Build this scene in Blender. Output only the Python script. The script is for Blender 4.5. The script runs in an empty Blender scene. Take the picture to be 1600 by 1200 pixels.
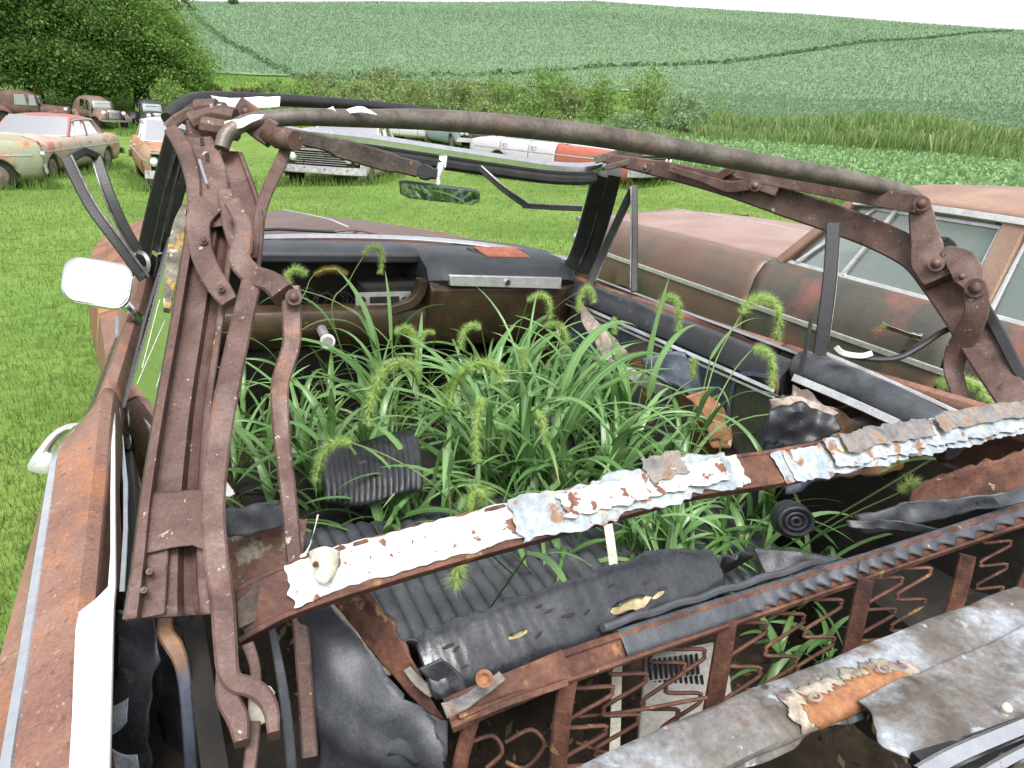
import bpy, math, random
import numpy as np
from mathutils import Vector, Matrix, noise as mnoise

S = bpy.context.scene
COL = S.collection
R = math.radians
random.seed(7)
rng = np.random.default_rng(11)

# ------------------------------------------------------------------ camera
FPX = 1150.0                     # focal length in pixels of the 1600 px wide photograph
CAM = Vector((-.81, -2.53, 1.51))
YAW, PIT, ROL = R(28.25), R(20.5), R(4.0)
FW = Vector((math.sin(YAW)*math.cos(PIT), math.cos(YAW)*math.cos(PIT), -math.sin(PIT)))
_rt = Vector((math.cos(YAW), -math.sin(YAW), 0)); _up = _rt.cross(FW)
RT = math.cos(ROL)*_rt + math.sin(ROL)*_up
UP = -math.sin(ROL)*_rt + math.cos(ROL)*_up
cd = bpy.data.cameras.new('camera'); cam = bpy.data.objects.new('camera', cd); COL.objects.link(cam)
cd.sensor_width = 36; cd.lens = 36*FPX/1600; cd.clip_start = .02; cd.clip_end = 3000
cam.matrix_world = Matrix(((RT.x, UP.x, -FW.x, CAM.x), (RT.y, UP.y, -FW.y, CAM.y), (RT.z, UP.z, -FW.z, CAM.z), (0, 0, 0, 1)))
S.camera = cam

# ------------------------------------------------------------------ sky and sun (bright overcast)
SUN_EL, SUN_AZ = R(58), R(200)
w = bpy.data.worlds.new('World'); S.world = w; w.use_nodes = True
nt = w.node_tree; bg = nt.nodes['Background']
sk = nt.nodes.new('ShaderNodeTexSky'); sk.sky_type = 'NISHITA'; sk.sun_disc = False
sk.sun_elevation = SUN_EL; sk.sun_rotation = SUN_AZ; sk.dust_density = 4; sk.air_density = 1.0
hs = nt.nodes.new('ShaderNodeHueSaturation'); hs.inputs['Saturation'].default_value = .18
nt.links.new(sk.outputs[0], hs.inputs['Color']); nt.links.new(hs.outputs[0], bg.inputs[0])
bg.inputs[1].default_value = .15
sd = bpy.data.lights.new('sun', 'SUN'); sd.energy = 1.3; sd.angle = R(22); sd.color = (1, .97, .92)
so = bpy.data.objects.new('sun', sd); COL.objects.link(so)
sdir = Vector((math.sin(SUN_AZ)*math.cos(SUN_EL), math.cos(SUN_AZ)*math.cos(SUN_EL), math.sin(SUN_EL)))
so.rotation_euler = sdir.to_track_quat('Z', 'Y').to_euler()
S.view_settings.view_transform = 'Standard'; S.view_settings.look = 'None'
S.view_settings.exposure = 1.15; S.view_settings.gamma = 1
try:
    S.cycles.max_bounces = 6; S.cycles.transparent_max_bounces = 12; S.cycles.use_denoising = True
    S.cycles.caustics_reflective = False; S.cycles.caustics_refractive = False
except Exception: pass

# ------------------------------------------------------------------ measuring: a point on the ray of a photo pixel, at a depth or on a plane
def ray(px, py): return RT*((px-800)/FPX) + UP*((600-py)/FPX) + FW
def at(px, py, d=None, x=None, y=None, z=None):
    r = ray(px, py)
    t = d if d is not None else (x-CAM.x)/r.x if x is not None else (y-CAM.y)/r.y if y is not None else (z-CAM.z)/r.z
    return CAM + r*t
def pts(s, d):
    """'px,py px,py ...' with one depth, a list of depths or a function of (px, py)"""
    out = []
    for i, q in enumerate(s.split()):
        px, py = map(float, q.split(','))
        out.append(at(px, py, d(px, py) if callable(d) else d[i] if isinstance(d, (list, tuple)) else d))
    return out
def lerp(x, xs, ys):
    return float(np.interp(x, xs, ys))
def cr(P, k=5, W=None):
    """Catmull-Rom through points (and widths)"""
    n = len(P); Q = []; V = []
    for i in range(n-1):
        p0, p1, p2, p3 = P[max(i-1, 0)], P[i], P[i+1], P[min(i+2, n-1)]
        for j in range(k):
            t = j/k
            Q.append(.5*((2*p1)+(p2-p0)*t+(2*p0-5*p1+4*p2-p3)*t*t+(3*p1-p0-3*p2+p3)*t**3))
            if W is not None: V.append(W[i]*(1-t)+W[i+1]*t)
    Q.append(P[-1].copy())
    if W is not None: V.append(W[-1]); return Q, V
    return Q

# ------------------------------------------------------------------ mesh building
class MB:
    def __init__(s): s.v = []; s.f = []; s.at = []
    def add(s, vs, fs):
        o = len(s.v); s.v += [tuple(x) for x in vs]; s.f += [tuple(i+o for i in f) for f in fs]; return s
    def rings(s, rs, closed=True, cap=True):
        n = len(rs[0]); o = len(s.v)
        for r in rs: s.v += [tuple(p) for p in r]
        m = n if closed else n-1
        for i in range(len(rs)-1):
            for j in range(m):
                s.f.append((o+i*n+j, o+i*n+(j+1) % n, o+(i+1)*n+(j+1) % n, o+(i+1)*n+j))
        if cap and closed:
            s.f.append(tuple(o+j for j in reversed(range(n)))); s.f.append(tuple(o+(len(rs)-1)*n+j for j in range(n)))
        return s
    def tube(s, P, r, n=8):
        rr = r if isinstance(r, (list, tuple)) else [r]*len(P)
        t = (P[1]-P[0]).normalized(); u = t.orthogonal().normalized(); out = []
        for i, p in enumerate(P):
            t = (P[min(i+1, len(P)-1)]-P[max(i-1, 0)])
            if t.length < 1e-9: t = Vector((0, 0, 1))
            t.normalize(); u = (u-t*u.dot(t)); u = u.normalized() if u.length > 1e-6 else t.orthogonal().normalized(); v = t.cross(u)
            out.append([p+(u*math.cos(2*math.pi*k/n)+v*math.sin(2*math.pi*k/n))*rr[i] for k in range(n)])
        return s.rings(out)
    def bar(s, P, wd, th, face=None, ch=.14):
        """flat bar: width wd, thickness th, the wide side facing 'face' (default: the place the photo was taken from)"""
        W = wd if isinstance(wd, (list, tuple)) else [wd]*len(P)
        out = []
        for i, p in enumerate(P):
            t = (P[min(i+1, len(P)-1)]-P[max(i-1, 0)]).normalized()
            fc = (CAM-p).normalized() if face is None else face
            b = t.cross(fc); b.normalize(); n = b.cross(t); n.normalize()
            a, c = W[i]/2, th/2; k = min(a, c)*2*ch
            sec = [(-a, -c+k), (-a, c-k), (-a+k, c), (a-k, c), (a, c-k), (a, -c+k), (a-k, -c), (-a+k, -c)]
            out.append([p+b*x+n*y for x, y in sec])
        return s.rings(out)
    def plate(s, P, t):
        """flat outline with thickness vector t"""
        n = len(P); o = len(s.v)
        s.v += [tuple(p) for p in P]+[tuple(p+t) for p in P]
        s.f.append(tuple(o+i for i in range(n))); s.f.append(tuple(o+n+i for i in reversed(range(n))))
        for i in range(n): s.f.append((o+i, o+n+i, o+n+(i+1) % n, o+(i+1) % n))
        return s
    def box(s, a, b):
        x0, y0, z0 = a; x1, y1, z1 = b
        return s.add([(x0, y0, z0), (x1, y0, z0), (x1, y1, z0), (x0, y1, z0), (x0, y0, z1), (x1, y0, z1), (x1, y1, z1), (x0, y1, z1)],
                     [(3, 2, 1, 0), (4, 5, 6, 7), (0, 1, 5, 4), (1, 2, 6, 5), (2, 3, 7, 6), (3, 0, 4, 7)])
    def cyl(s, a, b, r, n=14, r2=None):
        return s.tube([a, a.lerp(b, .001), b.lerp(a, .001), b], [r*.9, r, r if r2 is None else r2, (r if r2 is None else r2)*.9], n)
    def ball(s, c, r, n=10, sc=(1, 1, 1)):
        rs = []
        for i in range(1, n):
            a = math.pi*i/n
            rs.append([Vector((c[0]+r*sc[0]*math.sin(a)*math.cos(2*math.pi*j/(2*n)), c[1]+r*sc[1]*math.sin(a)*math.sin(2*math.pi*j/(2*n)), c[2]-r*sc[2]*math.cos(a))) for j in range(2*n)])
        return s.rings(rs)
    def grid(s, fn, nu, nv):
        o = len(s.v)
        for i in range(nu+1):
            for j in range(nv+1): s.v.append(tuple(fn(i/nu, j/nv)))
        for i in range(nu):
            for j in range(nv):
                a = o+i*(nv+1)+j; s.f.append((a, a+1, a+nv+2, a+nv+1))
        return s
    def build(s, name, mat, parent=None, smooth=True, bevel=0, solid=0, ang=38, local=False):
        me = bpy.data.meshes.new(name); me.from_pydata(s.v, [], s.f); me.update()
        if s.at:
            a_ = me.attributes.new('blade', 'FLOAT_VECTOR', 'POINT'); a_.data.foreach_set('vector', np.asarray(s.at, np.float32).ravel())
        if smooth:
            me.shade_smooth()
            try: me.set_sharp_from_angle(angle=R(ang))
            except Exception: pass
        me.materials.append(mat)
        o = bpy.data.objects.new(name, me); COL.objects.link(o)
        if solid:
            m = o.modifiers.new('thickness', 'SOLIDIFY'); m.thickness = solid; m.offset = 0
        if bevel:
            m = o.modifiers.new('edge', 'BEVEL'); m.width = bevel; m.segments = 2; m.limit_method = 'ANGLE'; m.angle_limit = R(40)
        if parent is not None: attach(o, parent, local)
        return o
def attach(o, parent, local=False):
    o.parent = parent
    if not local:
        p = parent; off = Vector()
        while p is not None: off += p.location; p = p.parent
        o.location = o.location-off
def npmesh(name, verts, k, mat, parent=None, smooth=False):
    """verts (n*k,3): n separate polygons of k corners each"""
    n = len(verts)//k
    me = bpy.data.meshes.new(name); me.vertices.add(n*k); me.loops.add(n*k); me.polygons.add(n)
    me.vertices.foreach_set('co', np.asarray(verts, np.float32).ravel())
    me.loops.foreach_set('vertex_index', np.arange(n*k, dtype=np.int32))
    me.polygons.foreach_set('loop_start', np.arange(0, n*k, k, dtype=np.int32))
    me.update(); me.validate()
    me.materials.append(mat)
    o = bpy.data.objects.new(name, me); COL.objects.link(o)
    if parent is not None: attach(o, parent)
    return o
def empty(name, loc=(0, 0, 0), rz=0):
    o = bpy.data.objects.new(name, None); COL.objects.link(o); o.location = loc; o.rotation_euler.z = rz; o.empty_display_size = .1
    return o
def tag(o, label=None, cat=None, group=None, kind=None):
    if label: o['label'] = label
    if cat: o['category'] = cat
    if group: o['group'] = group
    if kind: o['kind'] = kind
    return o

# ------------------------------------------------------------------ materials
def _mat(name):
    m = bpy.data.materials.new(name); m.use_nodes = True
    return m, m.node_tree, m.node_tree.nodes['Principled BSDF']
def _ramp(nt, stops):
    r = nt.nodes.new('ShaderNodeValToRGB'); e = r.color_ramp.elements
    while len(e) < len(stops): e.new(.5)
    for i, (p, c) in enumerate(stops): e[i].position = p; e[i].color = (*c, 1)
    return r
def _noise(nt, co, scale, detail=6, rough=.6, dist=0):
    n = nt.nodes.new('ShaderNodeTexNoise'); n.inputs['Scale'].default_value = scale; n.inputs['Detail'].default_value = detail
    n.inputs['Roughness'].default_value = rough; n.inputs['Distortion'].default_value = dist
    nt.links.new(co, n.inputs['Vector']); return n
def _mix(nt, fac, a, b):
    m = nt.nodes.new('ShaderNodeMix'); m.data_type = 'RGBA'
    for s, v in ((0, fac), (6, a), (7, b)):
        if hasattr(v, 'is_output'): nt.links.new(v, m.inputs[s])
        else: m.inputs[s].default_value = v if s == 0 else (*v, 1)
    return m.outputs[2]
def surf(name, stops, scale=6, rough=.7, metal=0, bump=.25, bscale=90, specks=(), detail=7, dist=.4, rvar=0, spec=.5, grain=.30):
    """noise-coloured surface. specks: (colour, scale, low, high) patches with a shape of their own"""
    m, nt, b = _mat(name)
    tc = nt.nodes.new('ShaderNodeTexCoord'); co = tc.outputs['Object']
    n1 = _noise(nt, co, scale, detail, .62, dist); r1 = _ramp(nt, stops); nt.links.new(n1.outputs[0], r1.inputs[0])
    c = r1.outputs[0]
    for col, sc, lo, hi in specks:
        n2 = _noise(nt, co, sc, 5, .6, .3); r2 = _ramp(nt, [(lo, (0, 0, 0)), (hi, (1, 1, 1))]); nt.links.new(n2.outputs[0], r2.inputs[0])
        c = _mix(nt, r2.outputs[0], c, col)
    if grain:
        ng = _noise(nt, co, bscale*.9, 3, .7); rg_ = _ramp(nt, [(.3, (1-grain,)*3), (.7, (1+grain*.6,)*3)]); nt.links.new(ng.outputs[0], rg_.inputs[0])
        mg = nt.nodes.new('ShaderNodeMix'); mg.data_type = 'RGBA'; mg.blend_type = 'MULTIPLY'; mg.inputs[0].default_value = 1
        nt.links.new(c, mg.inputs[6]); nt.links.new(rg_.outputs[0], mg.inputs[7]); c = mg.outputs[2]
    nt.links.new(c, b.inputs['Base Color'])
    b.inputs['Roughness'].default_value = rough; b.inputs['Metallic'].default_value = metal
    b.inputs['Specular IOR Level'].default_value = spec
    if rvar:
        r3 = _ramp(nt, [(.35, (rough-rvar,)*3), (.65, (rough+rvar,)*3)]); n3 = _noise(nt, co, scale*2.3); nt.links.new(n3.outputs[0], r3.inputs[0]); nt.links.new(r3.outputs[0], b.inputs['Roughness'])
    if bump:
        nb = _noise(nt, co, bscale, 4, .6); bp = nt.nodes.new('ShaderNodeBump'); bp.inputs['Strength'].default_value = bump; bp.inputs['Distance'].default_value = .004
        nt.links.new(nb.outputs[0], bp.inputs['Height']); nt.links.new(bp.outputs[0], b.inputs['Normal'])
    return m
def leafmat(name, ramp, trans=.35, rough=.5, vein=0, patch=None):
    """foliage: colour varies leaf by leaf, some light passes through"""
    m, nt, b = _mat(name)
    g = nt.nodes.new('ShaderNodeNewGeometry'); r = _ramp(nt, ramp); nt.links.new(g.outputs['Random Per Island'], r.inputs[0])
    c = r.outputs[0]
    if patch:
        tc = nt.nodes.new('ShaderNodeTexCoord')
        for col, sc, lo, hi in patch:
            n2 = _noise(nt, tc.outputs['Object'], sc, 5, .65, .3); r2 = _ramp(nt, [(lo, (0, 0, 0)), (hi, (.85, .85, .85))]); nt.links.new(n2.outputs[0], r2.inputs[0]); c = _mix(nt, r2.outputs[0], c, col)
    if vein:
        at_ = nt.nodes.new('ShaderNodeAttribute'); at_.attribute_name = 'blade'; sx = nt.nodes.new('ShaderNodeSeparateXYZ'); nt.links.new(at_.outputs['Vector'], sx.inputs[0])
        rt_ = _ramp(nt, [(.80, (0, 0, 0)), (1, (.9, .9, .9))]); nt.links.new(sx.outputs[0], rt_.inputs[0])
        rr_ = _ramp(nt, [(.55, (0, 0, 0)), (.75, (1, 1, 1))]); ml = nt.nodes.new('ShaderNodeMath'); ml.operation = 'MULTIPLY'
        wn = nt.nodes.new('ShaderNodeTexWhiteNoise'); wn.noise_dimensions = '1D'; nt.links.new(g.outputs['Random Per Island'], wn.inputs['W']); nt.links.new(wn.outputs[0], rr_.inputs[0])
        nt.links.new(rt_.outputs[0], ml.inputs[0]); nt.links.new(rr_.outputs[0], ml.inputs[1]); c = _mix(nt, ml.outputs[0], c, (.36, .29, .12))
        rv = _ramp(nt, [(.80, (0, 0, 0)), (.97, (.55, .55, .55))]); nt.links.new(sx.outputs[1], rv.inputs[0]); c = _mix(nt, rv.outputs[0], c, (.36, .46, .28))
        st_ = nt.nodes.new('ShaderNodeTexNoise'); st_.inputs['Scale'].default_value = 3; mp = nt.nodes.new('ShaderNodeCombineXYZ')
        m1 = nt.nodes.new('ShaderNodeMath'); m1.operation = 'MULTIPLY'; m1.inputs[1].default_value = 14; nt.links.new(sx.outputs[2], m1.inputs[0]); nt.links.new(m1.outputs[0], mp.inputs[0]); nt.links.new(g.outputs['Random Per Island'], mp.inputs[1]); nt.links.new(mp.outputs[0], st_.inputs['Vector'])
        rs_ = _ramp(nt, [(.35, (.72, .72, .72)), (.65, (1.15, 1.15, 1.15))]); nt.links.new(st_.outputs[0], rs_.inputs[0])
        mg = nt.nodes.new('ShaderNodeMix'); mg.data_type = 'RGBA'; mg.blend_type = 'MULTIPLY'; mg.inputs[0].default_value = 1; nt.links.new(c, mg.inputs[6]); nt.links.new(rs_.outputs[0], mg.inputs[7]); c = mg.outputs[2]
    nt.links.new(c, b.inputs['Base Color']); b.inputs['Roughness'].default_value = rough
    b.inputs['Specular IOR Level'].default_value = .55 if vein else .2
    t = nt.nodes.new('ShaderNodeBsdfTranslucent'); hsv = nt.nodes.new('ShaderNodeHueSaturation'); hsv.inputs['Hue'].default_value = .48; hsv.inputs['Value'].default_value = 1.4
    nt.links.new(c, hsv.inputs['Color']); nt.links.new(hsv.outputs[0], t.inputs['Color'])
    mx = nt.nodes.new('ShaderNodeMixShader'); mx.inputs[0].default_value = trans
    nt.links.new(b.outputs[0], mx.inputs[1]); nt.links.new(t.outputs[0], mx.inputs[2]); nt.links.new(mx.outputs[0], nt.nodes['Material Output'].inputs[0])
    return m
def glassmat(name, tint, alpha, rough=.03, film=0, filmcol=(.6, .65, .6)):
    m, nt, b = _mat(name)
    out = nt.nodes['Material Output']
    tr = nt.nodes.new('ShaderNodeBsdfTransparent'); tr.inputs[0].default_value = (*tint, 1)
    b.inputs['Base Color'].default_value = (*filmcol, 1); b.inputs['Roughness'].default_value = rough; b.inputs['Specular IOR Level'].default_value = .9
    mx = nt.nodes.new('ShaderNodeMixShader'); mx.inputs[0].default_value = alpha
    nt.links.new(tr.outputs[0], mx.inputs[1]); nt.links.new(b.outputs[0], mx.inputs[2])
    lw = nt.nodes.new('ShaderNodeFresnel'); lw.inputs[0].default_value = 1.5
    gl = nt.nodes.new('ShaderNodeBsdfGlossy'); gl.inputs['Roughness'].default_value = .04
    m2 = nt.nodes.new('ShaderNodeMixShader'); nt.links.new(lw.outputs[0], m2.inputs[0]); nt.links.new(mx.outputs[0], m2.inputs[1]); nt.links.new(gl.outputs[0], m2.inputs[2])
    nt.links.new(m2.outputs[0], out.inputs[0])
    return m
M = {}
M['frame'] = surf('frame_rust', [(.30, (0.054, 0.027, 0.023)), (.44, (0.083, 0.044, 0.036)), (.56, (0.108, 0.062, 0.052)), (.72, (0.145, 0.094, 0.083))], 13, .6, .15, .22, 240,
                  [((.23, .165, .145), 6, .52, .75), ((.36, .32, .25), 80, .655, .70), ((.42, .26, .05), 42, .70, .72), ((.05, .028, .024), 30, .64, .72), ((.18, .075, .04), 12, .58, .74)], rvar=.15)
M['framered'] = surf('deep_red_rust', [(.34, (.035, .015, .012)), (.46, (.085, .034, .022)), (.56, (.13, .055, .034)), (.70, (.21, .10, .06))], 14, .75, .1, .4, 150,
                     [((.30, .18, .06), 26, .63, .72), ((.40, .37, .25), 34, .69, .73)])
M['body'] = surf('rusted_body_paint', [(.30, (.14, .070, .052)), (.43, (.195, .098, .073)), (.54, (.235, .125, .094)), (.68, (.30, .175, .135))], 5, .55, .1, .2, 260,
                 [((.38, .16, .075), 6, .52, .70), ((.13, .06, .045), 85, .60, .68), ((.44, .28, .2), 120, .63, .70), ((.30, .12, .055), 40, .60, .70)])
M['bodyside'] = surf('rusty_brown_side', [(.3, (.13, .06, .04)), (.5, (.26, .115, .065)), (.7, (.36, .19, .10))], 4, .6, .1, .25, 180, [((.2, .15, .10), 9, .55, .7), ((.5, .36, .2), 26, .64, .7)])
M['hood'] = surf('flat_brown_hood', [(.3, (.085, .048, .042)), (.55, (.125, .075, .065)), (.75, (.17, .105, .088))], 4, .5, .05, .12, 120, [((.30, .16, .07), 11, .66, .75)])
M['chrome'] = surf('chrome', [(.3, (.62, .63, .66)), (.7, (.80, .81, .83))], 30, .16, 1, .05, 300, [((.25, .18, .14), 45, .68, .74)], grain=0)
M['alu'] = surf('brushed_aluminium', [(.3, (.52, .52, .52)), (.7, (.76, .76, .76))], 22, .38, .6, .1, 300, [((.25, .2, .16), 40, .66, .74)])
M['vinyl'] = surf('black_vinyl', [(.3, (.014, .015, .018)), (.6, (.03, .032, .038)), (.8, (.06, .062, .07))], 12, .42, 0, .25, 260, [((.12, .12, .125), 28, .62, .78)], rvar=.1)
M['vinylgrey'] = surf('faded_grey_vinyl', [(.3, (.025, .028, .033)), (.55, (.06, .065, .075)), (.8, (.115, .12, .135))], 14, .5, 0, .12, 260, [((.25, .24, .22), 60, .68, .75), ((.015, .015, .015), 25, .66, .72)])
M['rubber'] = surf('black_rubber', [(.3, (.008, .008, .009)), (.7, (.025, .025, .027))], 20, .45, 0, .2, 200, [((.12, .11, .10), 60, .68, .76)])
M['dark'] = surf('dark_grime', [(.3, (.008, .007, .006)), (.6, (.022, .018, .014)), (.8, (.05, .038, .028))], 9, .85, 0, .5, 40)
M['soil'] = surf('rotted_floor_dirt', [(.3, (.012, .009, .006)), (.55, (.04, .028, .017)), (.8, (.09, .06, .035))], 14, .9, 0, .9, 60)
M['white'] = surf('white_paint', [(.3, (.70, .70, .70)), (.7, (.82, .82, .81))], 8, .3, 0, .08, 120, [((.45, .33, .25), 50, .72, .76)], grain=.04)
M['flake'] = surf('flaking_white_paint', [(.3, (0.533, 0.542, 0.568)), (.7, (0.688, 0.688, 0.688))], 10, .5, 0, .4, 120,
                  [((.46, .43, .38), 9, .52, .72), ((.16, .065, .04), 34, .585, .605), ((.12, .05, .035), 110, .66, .68), ((.33, .22, .12), 24, .66, .70)])
M['peel'] = surf('peeling_pale_blue_sheet', [(.3, (.20, .235, .26)), (.55, (.31, .345, .375)), (.75, (.43, .445, .46))], 16, .6, 0, .5, 90,
                 [((.22, .12, .075), 28, .57, .62), ((.50, .40, .22), 36, .63, .67)])
M['crust'] = surf('rust_and_grey_crust', [(.25, (.06, .055, .05)), (.42, (.15, .145, .145)), (.54, (.21, .19, .175)), (.64, (.22, .125, .075)), (.8, (.36, .34, .31))], 24, .8, 0, .8, 90)
M['pipe'] = surf('weathered_pipe', [(.3, (.05, .043, .037)), (.5, (.11, .092, .08)), (.75, (.19, .165, .145))], 16, .45, .25, .2, 160, [((.18, .10, .07), 18, .56, .7)])
M['board'] = surf('weathered_grey_board', [(.3, (0.051, 0.040, 0.033)), (.44, (0.103, 0.086, 0.072)), (.55, (0.146, 0.136, 0.127)), (.70, (0.219, 0.219, 0.227))], 9, .45, 0, .35, 120,
                  [((.29, .315, .345), 6, .50, .62), ((.13, .08, .05), 9, .60, .70), ((.055, .045, .038), 14, .66, .72), ((.36, .39, .42), 22, .62, .68), ((.03, .025, .02), 40, .67, .72)])
M['orange'] = surf('bright_orange_rust', [(.3, (0.205, 0.075, 0.033)), (.55, (0.316, 0.147, 0.066)), (.75, (0.416, 0.261, 0.144))], 18, .7, 0, .5, 140, [((.66, .58, .42), 22, .6, .66)])
M['card'] = surf('mouldy_cardboard', [(.3, (.20, .15, .12)), (.55, (.36, .29, .25)), (.75, (.48, .42, .38))], 22, .85, 0, .5, 80, [((.05, .035, .03), 26, .62, .68)])
M['cream'] = surf('cream_strip', [(.4, (.58, .55, .45)), (.7, (.68, .66, .57))], 20, .6, 0, .1)
M['dashbrown'] = surf('brown_metal_dash', [(.3, (.035, .023, .014)), (.55, (.07, .045, .026)), (.75, (.12, .074, .042))], 8, .42, .2, .15, 120, [((.22, .11, .05), 14, .62, .72)])
M['pad'] = surf('dash_pad_vinyl', [(.3, (.022, .025, .03)), (.7, (.05, .056, .066))], 10, .5, 0, .15, 300)
M['vent'] = surf('rusty_vent_grille', [(.3, (.20, .06, .035)), (.7, (.34, .12, .07))], 20, .7, 0, .2)
M['silver'] = surf('mirror_glass', [(.3, (.85, .86, .86)), (.7, (.9, .9, .9))], 3, .03, 1, 0, grain=0)
M['greypanel'] = surf('pale_grey_plastic', [(.3, (.36, .35, .32)), (.7, (.46, .45, .42))], 10, .6, 0, .15)
M['blueblack'] = surf('blue_black_inner_metal', [(.3, (.035, .045, .07)), (.5, (.085, .10, .14)), (.58, (.15, .11, .09)), (.66, (.30, .14, .05)), (.76, (.42, .22, .08))], 4.2, .4, .1, .15, 100)
M['glassq'] = glassmat('scratched_quarter_glass', (.80, .92, .82), .42, .25, filmcol=(.30, .36, .27))
M['blade'] = leafmat('grass_blade', [(0, (.050, .135, .030)), (.28, (.105, .245, .060)), (.55, (.19, .36, .12)), (.76, (.31, .47, .23)), (.88, (.42, .55, .35)), (.89, (.14, .36, .025)), (1, (.22, .46, .04))], .30, .30, vein=1)  # pale stops paint sheen into the blade colour, last greens light shining through
M['stem'] = leafmat('grass_stem', [(0, (.12, .20, .06)), (1, (.22, .28, .10))], .1, .5)
M['head'] = leafmat('seed_head', [(0, (.17, .30, .06)), (.6, (.28, .42, .11)), (1, (.44, .56, .24))], .4, .6)
M['headdry'] = leafmat('dry_seed_head', [(0, (.40, .34, .10)), (1, (.58, .50, .18))], .3, .6)
M['bristle'] = leafmat('seed_bristle', [(0, (.36, .52, .16)), (.6, (.50, .64, .28)), (1, (.70, .78, .46))], .5, .6)
M['foam'] = surf('yellowed_foam', [(.3, (.22, .17, .09)), (.6, (.42, .35, .20)), (.8, (.5, .44, .3))], 30, .9, 0, .5)
M['corner'] = surf('rusty_corner_with_lichen', [(.3, (.13, .07, .05)), (.6, (.22, .12, .085)), (.8, (.3, .2, .14))], 10, .8, 0, .4, 120, [((.40, .39, .30), 22, .52, .62), ((.5, .5, .45), 60, .64, .7)])
M['crustd'] = surf('dark_flaking_metal', [(.3, (.025, .02, .018)), (.55, (.075, .055, .045)), (.75, (.16, .12, .10))], 18, .7, .1, .5, 120, [((.30, .22, .12), 30, .66, .74)])
M['trimdark'] = surf('dull_dark_metal_trim', [(.3, (.05, .05, .052)), (.7, (.16, .16, .165))], 20, .35, .6, .1)
M['vinylroll'] = surf('cracked_seat_vinyl', [(.3, (0.014, 0.016, 0.019)), (.55, (0.036, 0.039, 0.045)), (.78, (0.075, 0.079, 0.091))], 15, .30, 0, .14, 150, [((.24, .23, .2), 50, .70, .76), ((.008, .008, .008), 22, .68, .73)], rvar=.1)
M['fringe'] = surf('cream_and_rust_fringe', [(.3, (0.128, 0.096, 0.080)), (.5, (0.336, 0.296, 0.232)), (.7, (0.416, 0.384, 0.320))], 26, .8, 0, .6, 120, [((.16, .10, .13), 22, .58, .66), ((.34, .16, .07), 16, .60, .68)])
M['lichen'] = surf('lichen_crust', [(.3, (0.075, 0.064, 0.049)), (.5, (0.158, 0.143, 0.112)), (.7, (0.247, 0.232, 0.188))], 40, .9, 0, 1.0, 90, [((.44, .27, .04), 26, .58, .66), ((.36, .17, .06), 20, .62, .68), ((.40, .40, .35), 60, .62, .68)])
M['litter'] = leafmat('dead_leaf', [(0, (0.045, 0.030, 0.017)), (.5, (0.112, 0.075, 0.041)), (.85, (0.195, 0.143, 0.083)), (1, (0.255, 0.225, 0.165))], .1, .8)
M['oliveback'] = surf('olive_back_panel', [(.3, (.035, .042, .03)), (.7, (.075, .082, .06))], 8, .6, 0, .15)

# ------------------------------------------------------------------ terrain
_cols = [(-40, [(0, 0), (5, 0), (10, -.1), (19, -.6), (30, -1.0), (50, -1.3), (62, -1.0), (78, .2), (330, 25), (460, 20), (900, 5)]),
         (-10, [(0, 0), (5, 0), (10, -.15), (19, -.65), (30, -1.0), (50, -1.3), (62, -.6), (78, .8), (330, 27), (460, 22), (900, 5)]),
         (3, [(0, 0), (5, 0), (10, -.15), (19, -.62), (30, -.95), (50, -1.2), (62, .3), (78, 2.7), (330, 29.7), (460, 25), (900, 5)]),
         (17, [(0, 0), (5, -.02), (10, -.10), (14.5, -.22), (20, -.40), (30, -.35), (45, .1), (62, 1.7), (78, 3.3), (330, 37.6), (460, 33), (900, 5)]),
         (32, [(0, 0), (5, -.1), (10, -.06), (14, -.08), (20, -.12), (28, .1), (42, .5), (60, 2.0), (78, 3.8), (330, 44.0), (460, 40), (900, 5)]),
         (46, [(0, 0), (5, -.12), (10, 0), (20, .15), (38, .45), (60, 2.2), (78, 4.0), (330, 42.6), (460, 38), (900, 5)]),
         (62, [(0, 0), (5, -.12), (10, -.1), (20, .15), (38, .55), (60, 2.6), (78, 4.6), (330, 37.2), (460, 31), (900, 5)]),
         (110, [(0, 0), (5, -.12), (10, -.1), (20, .1), (38, .6), (60, 2.2), (78, 4), (330, 28), (460, 22), (900, 5)])]
_rg = np.concatenate([np.arange(0, 80, .5), np.geomspace(80, 900, 200)])
_tb = []
for th, c in _cols:
    z = np.interp(_rg, [a for a, b in c], [b for a, b in c])
    k = np.array([1, 2, 3, 4, 3, 2, 1.]); k /= k.sum()
    for _ in range(3): z = np.convolve(np.pad(z, 3, mode='edge'), k, 'valid')
    _tb.append(z)
_tb = np.array(_tb); _tc = np.array([c[0] for c in _cols], float)
def gz(x, y):
    """ground height"""
    x = np.asarray(x, float); y = np.asarray(y, float)
    dx, dy = x-CAM.x, y-CAM.y
    r = np.hypot(dx, dy); th = np.degrees(np.arctan2(dx, dy)); th = np.clip(th, -40, 110)
    i = np.clip(np.searchsorted(_tc, th)-1, 0, len(_tc)-2); t = (th-_tc[i])/(_tc[i+1]-_tc[i]); t = np.clip(t, 0, 1); t = t
    ri = np.interp(r, _rg, np.arange(len(_rg))); a = np.clip(ri.astype(int), 0, len(_rg)-2); f = ri-a
    lo = _tb[i, a]*(1-f)+_tb[i, a+1]*f; hi = _tb[i+1, a]*(1-f)+_tb[i+1, a+1]*f
    z = lo*(1-t)+hi*t
    return z + .03*np.sin(x*.9+1)*np.cos(y*.7)*np.clip(r/10, 0, 1) + .25*np.sin(x*.05+y*.023)*np.clip((r-70)/60, 0, 1)*np.clip((300-r)/60, 0, 1)
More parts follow.
